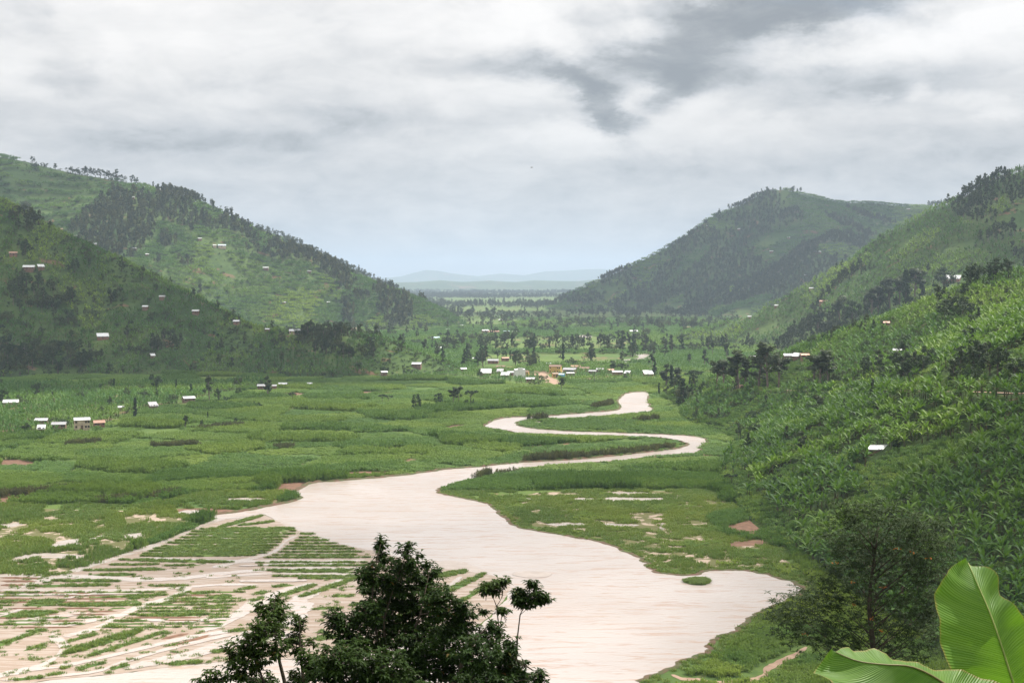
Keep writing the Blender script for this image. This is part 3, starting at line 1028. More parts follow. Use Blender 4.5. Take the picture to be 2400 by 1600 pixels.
# flooded puddles in the fields and far loops of the river
PUDDLES = [
    [(1210, 1169), (1235, 1166), (1262, 1169), (1240, 1173)], [(1330, 1170), (1360, 1166), (1395, 1167), (1400, 1172), (1350, 1174)],
    [(1404, 1170), (1430, 1165), (1470, 1165), (1500, 1167), (1556, 1166), (1560, 1172), (1500, 1176), (1440, 1174)],
    [(1400, 1155), (1440, 1152), (1520, 1154), (1545, 1158), (1470, 1160)], [(1546, 1238), (1550, 1224), (1556, 1224), (1558, 1236), (1552, 1242)],
    [(1580, 1165), (1590, 1164), (1588, 1178), (1582, 1177)], [(1280, 1228), (1330, 1224), (1380, 1228), (1330, 1233)], [(1390, 1229), (1440, 1226), (1500, 1230), (1450, 1234)],
    [(513, 1136), (560, 1134), (600, 1136), (595, 1140), (520, 1140)], [(515, 1170), (570, 1166), (620, 1168), (615, 1174), (540, 1176)],
    [(0, 1229), (20, 1226), (44, 1224), (60, 1226), (40, 1232), (12, 1235)], [(205, 1263), (230, 1256), (262, 1249), (240, 1258), (210, 1270)],
    [(20, 1310), (70, 1298), (130, 1296), (200, 1302), (190, 1309), (90, 1307), (40, 1316)], [(110, 1280), (140, 1268), (190, 1262), (180, 1276), (140, 1284)],
    [(290, 1252), (330, 1248), (340, 1256), (300, 1262)], [(408, 1203), (440, 1194), (470, 1198), (420, 1208)],
    [(1471, 827), (1500, 828), (1543, 834), (1515, 841), (1483, 848), (1451, 852), (1424, 848), (1440, 845), (1480, 841), (1497, 837), (1488, 831)],
    [(1372, 821), (1395, 819), (1418, 819), (1414, 822), (1385, 824)], [(1352, 787), (1370, 785), (1388, 788), (1380, 791), (1360, 790)],
]
for i, p in enumerate(PUDDLES):
    o = link('flood_pool', poly_mesh('flood_pool', smooth_closed(fl(p), 4, 0.08), 0.02 + 0.004 * (i % 5), M['water']))
    tag(o, kind='structure')
# bare soil fields
SOILS = [
    [(1690, 1238), (1747, 1221), (1790, 1206), (1847, 1225), (1783, 1245), (1760, 1258), (1730, 1250)], [(1700, 1272), (1800, 1262), (1880, 1244), (1912, 1240), (1905, 1252), (1800, 1274), (1710, 1280)],
    [(0, 1078), (40, 1076), (85, 1084), (70, 1092), (0, 1092)], [(0, 1156), (50, 1152), (110, 1157), (60, 1172), (0, 1178)], [(405, 1195), (480, 1190), (575, 1198), (560, 1206), (470, 1206), (415, 1205)],
    [(660, 1133), (720, 1130), (690, 1150), (640, 1152)], [(885, 1052), (950, 1048), (960, 1056), (900, 1060)], [(1040, 1000), (1080, 994), (1090, 1000), (1060, 1004)], [(770, 1000), (810, 996), (820, 1001), (780, 1003)],
    [(160, 1036), (200, 1032), (225, 1036), (190, 1040)], [(1270, 942), (1330, 938), (1400, 940), (1340, 945)], [(780, 1110), (860, 1104), (950, 1106), (880, 1114), (800, 1117)],
    [(640, 925), (690, 920), (740, 925), (700, 930)], [(800, 923), (870, 917), (930, 920), (850, 927)], [(0, 1010), (30, 1006), (50, 1012), (10, 1016)],
]
for i, p in enumerate(SOILS):
    o = link('ploughed_plot', poly_mesh('ploughed_plot', smooth_closed(fl(p), 4, 0.1), 0.014 + 0.004 * (i % 4), M['soil']))
    tag(o, kind='structure')
SANDS = [[(1006, 1330), (1040, 1314), (1090, 1320), (1145, 1344), (1100, 1340), (1050, 1334)], [(1200, 1345), (1235, 1338), (1290, 1343), (1275, 1353), (1225, 1352)],
         [(1215, 992), (1228, 986), (1262, 982), (1262, 1001), (1240, 1001)], [(1436, 948), (1452, 940), (1452, 955), (1425, 964), (1390, 967)]]
for i, p in enumerate(SANDS):
    o = link('sand_bar', poly_mesh('sand_bar', smooth_closed(fl(p), 5, 0.1), 0.09 + 0.005 * i, M['sand']))
    tag(o, kind='structure')
# earth roads and paths
for i, p in enumerate([
        [(1236, 864, 4), (1256, 872, 9), (1270, 880, 13), (1290, 892, 16), (1315, 902, 8)], [(1256, 878, 5), (1275, 874, 9), (1296, 871, 6), (1340, 868, 2)],
        [(740, 921, 2), (800, 914, 3), (880, 908, 3)],
        [(1500, 1610, 7), (1760, 1592, 7), (1800, 1566, 8), (1826, 1552, 9), (1870, 1530, 6), (1890, 1515, 4)], [(1575, 1580, 5), (1600, 1590, 7), (1640, 1592, 6), (1670, 1600, 5)],
        [(1920, 1305, 5), (1945, 1312, 7), (1975, 1325, 5)], [(2140, 1490, 5), (2155, 1475, 8), (2165, 1462, 6)]]):
    o = link('footpath', ribbon_mesh('footpath', p, 0.03 + 0.004 * i, M['road']))
    tag(o, kind='structure')
# the dirt road on its bench
P = smooth_closed(ROAD[:-1], 8, 0, closed=False)
V, Fq = [], []
for i in range(len(P)):
    d = P[min(i + 1, len(P) - 1)] - P[max(i - 1, 0)]
    nn = np.array([-d[1], d[0]]) / (np.hypot(d[0], d[1]) + 1e-9)
    for off in (-2.4, 2.4):
        V.append((P[i][0] + nn[0] * off, P[i][1] + nn[1] * off, P[i][2] + 0.25))
for i in range(len(P) - 1):
    Fq.append((i * 2, i * 2 + 1, i * 2 + 3, i * 2 + 2))
tag(link('road', np_mesh('road', np.array(V), np.array(Fq), [M['road']])), 'dirt road cut across the banana slope', 'road', kind='structure')
# grassy islet in the river bend
isl = smooth_closed(fl([(1598, 1362), (1630, 1356), (1660, 1358), (1661, 1368), (1630, 1371)]), 5, 0.1)
c_ = isl.mean(0)
V = [(p[0], p[1], 0.04) for p in isl] + [((p[0] - c_[0]) * 0.8 + c_[0], (p[1] - c_[1]) * 0.8 + c_[1], 0.35) for p in isl] + [(c_[0], c_[1], 0.45)]
n = len(isl)
Fs = [(i, (i + 1) % n, n + (i + 1) % n, n + i) for i in range(n)] + [(n + i, n + (i + 1) % n, 2 * n) for i in range(n)]
me = bpy.data.meshes.new('islet')
me.from_pydata(V, [], Fs)
me.materials.append(M['valley'])
tag(link('islet', me), 'small oval grassy islet in the near river bend', 'islet', kind='structure')
for _ in range(420):
    q = c_ + (isl[random.randrange(n)] - c_) * math.sqrt(random.random()) * 0.9
    GRASS_P.append((q[0], q[1], 0.3, random.uniform(0.2, 0.4), random.uniform(-0.2, 0.2)))

# ================================================================== plant prototypes
def banana_leaf(mb, base, az, el0, L, W, droop, seg=5, mi=0, fold=0.35, tat=0.0):
    """one arching leaf with a V cross-section"""
    p = Vector(base)
    el = el0
    ca, sa = math.cos(az), math.sin(az)
    side = Vector((-sa, ca, 0))
    rows = []
    for i in range(seg + 1):
        t = i / seg
        w = W * 0.5 * (math.sin(math.pi * min(1, t * 0.93 + 0.07)) ** 0.55) * (1.0 if i < seg else 0.15)
        if i == 0:
            w = W * 0.06
        d = Vector((ca * math.cos(el), sa * math.cos(el), math.sin(el)))
        up = side.cross(d)
        if up.z < 0:
            up = -up
        lift = up * (w * fold)
        tw = random.uniform(-tat, tat)
        rows.append((p + side * w + lift + Vector((0, 0, tw)), p.copy(), p - side * w + lift - Vector((0, 0, tw))))
        p = p + d * (L / seg)
        el -= droop / seg
    vs, fs = [], []
    for r in rows:
        vs += list(r)
    for i in range(seg):
        a = i * 3
        fs += [(a, a + 1, a + 4, a + 3), (a + 1, a + 2, a + 5, a + 4)]
    mb.add(vs, fs, mi)


def banana_parts(seed, seg=5, nleaf=9):
    random.seed(seed)
    H = random.uniform(1.7, 2.3)
    st = MB()
    lean = random.uniform(-0.2, 0.2)
    st.tube([(0, 0, -0.3), (lean * 0.3, 0, H * 0.5), (lean, 0, H)], [0.17, 0.14, 0.08], 6)
    leaves = []
    a0 = random.uniform(0, 6.28)
    for i in range(nleaf):
        mb = MB()
        f = i / (nleaf - 1)
        az = a0 + i * 2.4 + random.uniform(-0.3, 0.3)
        el = math.radians(28 + 50 * f + random.uniform(-8, 8))
        L = random.uniform(1.9, 2.9) * (0.85 + 0.25 * math.sin(math.pi * f))
        banana_leaf(mb, (lean, 0, H - 0.25 + 0.3 * f), az, el, L, random.uniform(0.40, 0.56), math.radians(random.uniform(50, 105) * (1 - 0.6 * f)), seg, 0, 0.3, 0.05)
        leaves.append(mb)
    if random.random() < 0.6:
        mb = MB()
        banana_leaf(mb, (lean, 0, H), random.uniform(0, 6.28), math.radians(82), 1.5, 0.22, 0.2, 3, 0, 0.9)
        leaves.append(mb)
    return st, leaves


def join(parts):
    """parts: list of (MB, material index)"""
    r = MB()
    for mb, mi in parts:
        r.add(mb.v, mb.f, mi)
    return r


def cane_patch(seed, size, nplants, wide, mats, stalk=0.55):
    """a square of tall cane, one metre tall before scaling"""
    random.seed(seed)
    mb = MB()
    for _ in range(nplants):
        x, y = random.uniform(-size / 2, size / 2), random.uniform(-size / 2, size / 2)
        h = random.uniform(0.72, 1.0)
        az0 = random.uniform(0, 6.28)
        w = wide * 0.35
        sx, sy = math.cos(az0) * w, math.sin(az0) * w
        mb.add([(x - sx, y - sy, -0.08), (x + sx, y + sy, -0.08), (x + sx * 0.7, y + sy * 0.7, h * 0.8), (x - sx * 0.7, y - sy * 0.7, h * 0.8)], [(0, 1, 2, 3)])
        for j in range(5):
            az = az0 + j * 2.1 + random.uniform(-0.5, 0.5)
            z0 = h * random.uniform(stalk * 0.5, 0.85)
            L = size * random.uniform(0.14, 0.32)
            rise = h * random.uniform(0.16, 0.42)
            ca, sa = math.cos(az), math.sin(az)
            nx, ny = -sa * wide * 0.5, ca * wide * 0.5
            p0 = (x, y, z0)
            p1 = (x + ca * L * 0.5, y + sa * L * 0.5, z0 + rise)
            p2 = (x + ca * L, y + sa * L, z0 + rise * random.uniform(-0.6, 0.7))
            mb.add([(p0[0] - nx * 0.5, p0[1] - ny * 0.5, p0[2]), (p0[0] + nx * 0.5, p0[1] + ny * 0.5, p0[2]), (p1[0] + nx, p1[1] + ny, p1[2]), (p1[0] - nx, p1[1] - ny, p1[2]), p2],
                   [(0, 1, 2, 3), (3, 2, 4)])
    return mb.mesh('cane_patch', mats)


def grass_tuft(seed, n=22, rad=0.5, wide=0.07):
    random.seed(seed)
    mb = MB()
    for _ in range(n):
        x, y = random.gauss(0, rad * 0.5), random.gauss(0, rad * 0.5)
        az = random.uniform(0, 6.28)
        L = random.uniform(0.15, 0.4)
        h = random.uniform(0.55, 1.0)
        ca, sa = math.cos(az), math.sin(az)
        nx, ny = -sa * wide / 2, ca * wide / 2
        mb.add([(x - nx, y - ny, -0.1), (x + nx, y + ny, -0.1), (x + ca * L * 0.5 + nx, y + sa * L * 0.5 + ny, h * 0.75), (x + ca * L * 0.5 - nx, y + sa * L * 0.5 - ny, h * 0.75), (x + ca * L, y + sa * L, h)],
               [(0, 1, 2, 3), (3, 2, 4)])
    return mb


def leaf_cards(mb, c, rad, n, size, mi=0, flat=0.0, squash=1.0):
    """n small leaf clumps spread through a ball"""
    for _ in range(n):
        while True:
            q = Vector((random.uniform(-1, 1), random.uniform(-1, 1), random.uniform(-1, 1)))
            if 0.05 < q.length < 1:
                break
        q = q * (0.55 + 0.45 * random.random())
        p = Vector(c) + Vector((q.x * rad, q.y * rad, q.z * rad * squash))
        nrm = (q.normalized() + Vector((random.gauss(0, 0.7), random.gauss(0, 0.7), random.gauss(0.5, 0.6)))).normalized()
        a = nrm.orthogonal().normalized()
        a = Matrix.Rotation(random.uniform(0, 6.28), 3, nrm) @ a
        b = nrm.cross(a)
        s = size * random.uniform(0.6, 1.3)
        bend = nrm * s * random.uniform(-0.35, 0.1)
        mb.add([p - a * s, p - b * s * 0.55 + bend, p + a * s, p + b * s * 0.55 + bend], [(0, 1, 2, 3)], mi)


def tree_parts(kind, seed, detail=1.0):
    """trunk and crown of a tree ten metres tall"""
    random.seed(seed)
    tr, cr = MB(), MB()
    H = 10.0
    blobs = []
    sx = random.uniform(-0.5, 0.5)
    if kind == 'euc':
        tr.tube([(0, 0, -1.5), (sx * 0.4, 0.1, 3), (sx, 0, 6), (sx * 1.2, 0.2, 9)], [0.20, 0.15, 0.10, 0.03], 6)
        for i in range(17):
            z = random.uniform(3.6, 9.6)
            f = (z - 3.4) / 6.4
            sp = 1.5 * math.sin(math.pi * min(0.97, f * 0.8 + 0.2)) + 0.15
            a = random.uniform(0, 6.28)
            blobs.append((sx + math.cos(a) * sp * random.uniform(0.3, 1), math.sin(a) * sp * random.uniform(0.3, 1), z, random.uniform(0.5, 0.95), 1.15))
    elif kind == 'tall':
        tr.tube([(0, 0, -1.5), (sx * 0.4, 0.1, 4), (sx, 0, 7), (sx * 1.2, 0.2, 9)], [0.16, 0.13, 0.09, 0.03], 6)
        for i in range(14):
            a = random.uniform(0, 6.28)
            z = random.uniform(5.6, 9.6)
            sp = random.uniform(0.2, 1.9) * (1.15 - 0.5 * (z - 5.6) / 4)
            blobs.append((sx + math.cos(a) * sp, math.sin(a) * sp, z, random.uniform(0.6, 1.05), 1.15))
    elif kind == 'round':
        tr.tube([(0, 0, -1.5), (sx * 0.3, 0.1, 2), (sx * 0.6, 0, 5)], [0.38, 0.28, 0.12], 6)
        for i in range(19):
            a = random.uniform(0, 6.28)
            z = random.uniform(2.6, 8.9)
            sp = 3.2 * math.sqrt(max(0, 1 - ((z - 5.2) / 4.6) ** 2)) * random.uniform(0.3, 0.95)
            blobs.append((math.cos(a) * sp, math.sin(a) * sp, z, random.uniform(0.9, 1.6), 0.8))
    elif kind == 'umbrella':
        tr.tube([(0, 0, -1.5), (sx * 0.4, 0.1, 3), (sx * 0.8, 0, 6.5)], [0.28, 0.2, 0.12], 6)
        for i in range(15):
            a = random.uniform(0, 6.28)
            sp = 4.2 * math.sqrt(random.random())
            blobs.append((sx + math.cos(a) * sp, math.sin(a) * sp, random.uniform(7.4, 9.2) - 0.05 * sp * sp, random.uniform(0.8, 1.3), 0.6))
    elif kind == 'column':
        tr.tube([(0, 0, -1.5), (0, 0, 4), (0, 0, 9)], [0.2, 0.16, 0.04], 6)
        for i in range(20):
            z = 1.2 + 8.4 * (i + random.random()) / 20
            sp = 0.55 * math.sin(math.pi * min(0.95, (z / 10) * 0.8 + 0.18))
            a = random.uniform(0, 6.28)
            blobs.append((math.cos(a) * sp, math.sin(a) * sp, z, random.uniform(0.55, 0.8), 1.1))
    elif kind == 'cone':
        tr.tube([(0, 0, -1.5), (0, 0, 4), (0, 0, 9)], [0.25, 0.18, 0.04], 6)
        for i in range(22):
            z = 0.9 + 8.7 * (i + random.random()) / 22
            sp = 2.3 * (1 - z / 10.5) * random.uniform(0.4, 1)
            a = random.uniform(0, 6.28)
            blobs.append((math.cos(a) * sp, math.sin(a) * sp, z, 0.45 + 0.9 * (1 - z / 10), 0.8))
    elif kind == 'bush':
        tr.tube([(0, 0, -1.5), (0, 0, 2.5)], [0.5, 0.3], 6)
        for i in range(18):
            a = random.uniform(0, 6.28)
            sp = 4.8 * math.sqrt(random.random())
            z = random.uniform(1.2, 8.0) * (1 - 0.06 * sp)
            blobs.append((math.cos(a) * sp, math.sin(a) * sp, z, random.uniform(1.2, 2.0), 0.8))
    for (x, y, z, r, sq) in blobs:
        if kind in ('euc', 'tall', 'round', 'umbrella') and detail > 0.6:
            tr.tube([(sx * 0.8, 0, max(1.8, z - 2.2)), (x, y, z)], [0.07, 0.02], 4, cap=False)
        leaf_cards(cr, (x, y, z), r, int(52 * detail), 0.33 if detail > 0.6 else 0.52, 0, 0, sq)
    return tr, cr


PROTO = bpy.data.collections.new('plant_prototypes')      # never linked to the scene: only instanced


def proto_coll(name, meshes):
    c = bpy.data.collections.new(name)
    for i, me in enumerate(meshes):
        ob = bpy.data.objects.new('%s_%02d' % (name, i), me)
        c.objects.link(ob)
    return c


st_ = random.getstate()
TREES = {}      # kind -> list of (trunk mesh, crown mesh, joined mesh, far mesh)
KMAT = {'euc': 'euc', 'tall': 'euc', 'round': 'tree', 'umbrella': 'tree', 'column': 'tree', 'cone': 'tree', 'bush': 'tree'}
for ki, kd in enumerate(KMAT):
    TREES[kd] = []
    for s in range(3):
        tr, cr = tree_parts(kd, 100 + ki * 10 + s, 1.0)
        bk = M['palebark'] if kd in ('euc', 'tall') else M['bark']
        lf = M[KMAT[kd]]
        j = join([(tr, 0), (cr, 1)])
        tr2, cr2 = tree_parts(kd, 100 + ki * 10 + s, 0.36)
        j2 = join([(tr2, 0), (cr2, 1)])
        TREES[kd].append((tr.mesh('trunk', [bk]), cr.mesh('crown', [lf]), j.mesh('tree', [bk, lf]), j2.mesh('tree_far', [bk, M['wood']])))
BAN = []
for s in range(5):
    stm, lvs = banana_parts(300 + s, 5, 9)
    j = join([(stm, 0)] + [(l, 1) for l in lvs])
    BAN.append((stm.mesh('pseudostem', [M['pseudo']], True), [l.mesh('leaf', [M['banana']], True) for l in lvs], j.mesh('banana_plant', [M['pseudo'], M['banana']], True)))
BAN_FAR = []
for s in range(5):
    stm, lvs = banana_parts(340 + s, 3, 7)
    BAN_FAR.append(join([(stm, 0)] + [(l, 1) for l in lvs]).mesh('banana_far', [M['pseudo'], M['banana_far']], True))
BAN_CLUMP = []
for s in range(4):
    random.seed(380 + s)
    r = MB()
    for q in range(9):
        _, lvs = banana_parts(400 + s * 20 + q, 2, 6)
        random.seed(500 + s * 20 + q)
        ox, oy = random.uniform(-4, 4), random.uniform(-4, 4)
        for l in lvs:
            r.add([(v[0] * 1.25 + ox, v[1] * 1.25 + oy, v[2] * 1.15) for v in l.v], l.f, 0)
    BAN_CLUMP.append(r.mesh('banana_clump', [M['banana_far']], True))
CANE = [cane_patch(600 + s, 1.7, 15, 0.13, [M['cane']]) for s in range(4)]
CANE_FAR = [cane_patch(620 + s, 2.8, 17, 0.24, [M['cane']]) for s in range(4)]
REED = [cane_patch(640 + s, 1.8, 18, 0.10, [M['reed']], 0.3) for s in range(3)]
TALLG = [grass_tuft(680 + s, 30, 0.75, 0.10).mesh('tall_grass', [M['grass']]) for s in range(4)]
GRASS = [grass_tuft(660 + s).mesh('grass_tuft', [M['grass']]) for s in range(4)]
SHRUB = []
for s in range(4):
    random.seed(700 + s)
    mb = MB()
    for q in range(7):
        leaf_cards(mb, (random.uniform(-0.8, 0.8), random.uniform(-0.8, 0.8), random.uniform(0.3, 1.1)), random.uniform(0.35, 0.6), 22, 0.17)
    SHRUB.append(mb.mesh('shrub', [M['tree'] if s % 2 else M['light']]))
random.setstate(st_)

COL = {
    'banana': proto_coll('banana_near', [b[2] for b in BAN]), 'banana_far': proto_coll('banana_far', BAN_FAR), 'banana_clump': proto_coll('banana_clump', BAN_CLUMP),
    'cane': proto_coll('cane', CANE), 'cane_far': proto_coll('cane_far', CANE_FAR), 'reed': proto_coll('reed', REED), 'grass': proto_coll('grass', GRASS), 'shrub': proto_coll('shrub', SHRUB), 'tallgrass': proto_coll('tallgrass', TALLG),
    'euc_far': proto_coll('euc_far', [t[3] for t in TREES['euc']] + [t[3] for t in TREES['tall']]),
    'wood_far': proto_coll('wood_far', [t[3] for t in TREES['round']] + [t[3] for t in TREES['bush']] + [t[3] for t in TREES['euc']]),
    'shrub_far': proto_coll('shrub_far', [t[3] for t in TREES['bush']]),
}
NPROTO = {k: len(c.objects) for k, c in COL.items()}


def instancer(coll):
    ng = bpy.data.node_groups.new('scatter_' + coll.name, 'GeometryNodeTree')
    ng.interface.new_socket('Geometry', in_out='INPUT', socket_type='NodeSocketGeometry')
    ng.interface.new_socket('Geometry', in_out='OUTPUT', socket_type='NodeSocketGeometry')
    n = ng.nodes
    gi, go = n.new('NodeGroupInput'), n.new('NodeGroupOutput')
    ci = n.new('GeometryNodeCollectionInfo')
    ci.inputs['Collection'].default_value = coll
    ci.inputs['Separate Children'].default_value = True
    ci.inputs['Reset Children'].default_value = True
    ip = n.new('GeometryNodeInstanceOnPoints')
    ip.inputs['Pick Instance'].default_value = True

    def attr(nm, ty):
        a = n.new('GeometryNodeInputNamedAttribute')
        a.data_type = ty
        a.inputs[0].default_value = nm
        return a.outputs[0]
    ng.links.new(gi.outputs[0], ip.inputs['Points'])
    ng.links.new(ci.outputs[0], ip.inputs['Instance'])
    ng.links.new(attr('idx', 'INT'), ip.inputs['Instance Index'])
    ng.links.new(attr('rot', 'FLOAT_VECTOR'), ip.inputs['Rotation'])
    ng.links.new(attr('scl', 'FLOAT_VECTOR'), ip.inputs['Scale'])
    ng.links.new(ip.outputs[0], go.inputs[0])
    return ng


NG = {}
N_INST = 0


def scatter(name, kind, P, S, tint, label, cat, tilt=0.08):
    """one 'stuff' object that spreads a plant over many places"""
    global N_INST
    n = len(P)
    if n == 0:
        return None
    N_INST += n
    me = bpy.data.meshes.new(name)
    me.vertices.add(n)
    me.vertices.foreach_set('co', np.ascontiguousarray(P, np.float32).ravel())
    rot = np.stack([rng.normal(0, tilt, n), rng.normal(0, tilt, n), rng.uniform(0, 6.283, n)], -1).astype(np.float32)
    if S.ndim == 1:
        S = np.stack([S, S, S], -1)
    me.attributes.new('rot', 'FLOAT_VECTOR', 'POINT').data.foreach_set('vector', rot.ravel())
    me.attributes.new('scl', 'FLOAT_VECTOR', 'POINT').data.foreach_set('vector', np.ascontiguousarray(S, np.float32).ravel())
    me.attributes.new('idx', 'INT', 'POINT').data.foreach_set('value', rng.integers(0, NPROTO[kind], n).astype(np.int32))
    me.attributes.new('tint', 'FLOAT', 'POINT').data.foreach_set('value', np.ascontiguousarray(tint, np.float32))
    o = link(name, me)
    if kind not in NG:
        NG[kind] = instancer(COL[kind])
    md = o.modifiers.new('scatter', 'NODES')
    md.node_group = NG[kind]
    tag(o, label, cat, kind='stuff')
    print('scatter', name, n)
    return o


# ================================================================== where plants grow
TREE_LIST = []      # every single tree: x, y, z, height, kind, zone, tint
HOUSE_PX = []       # filled below, plants keep clear of houses
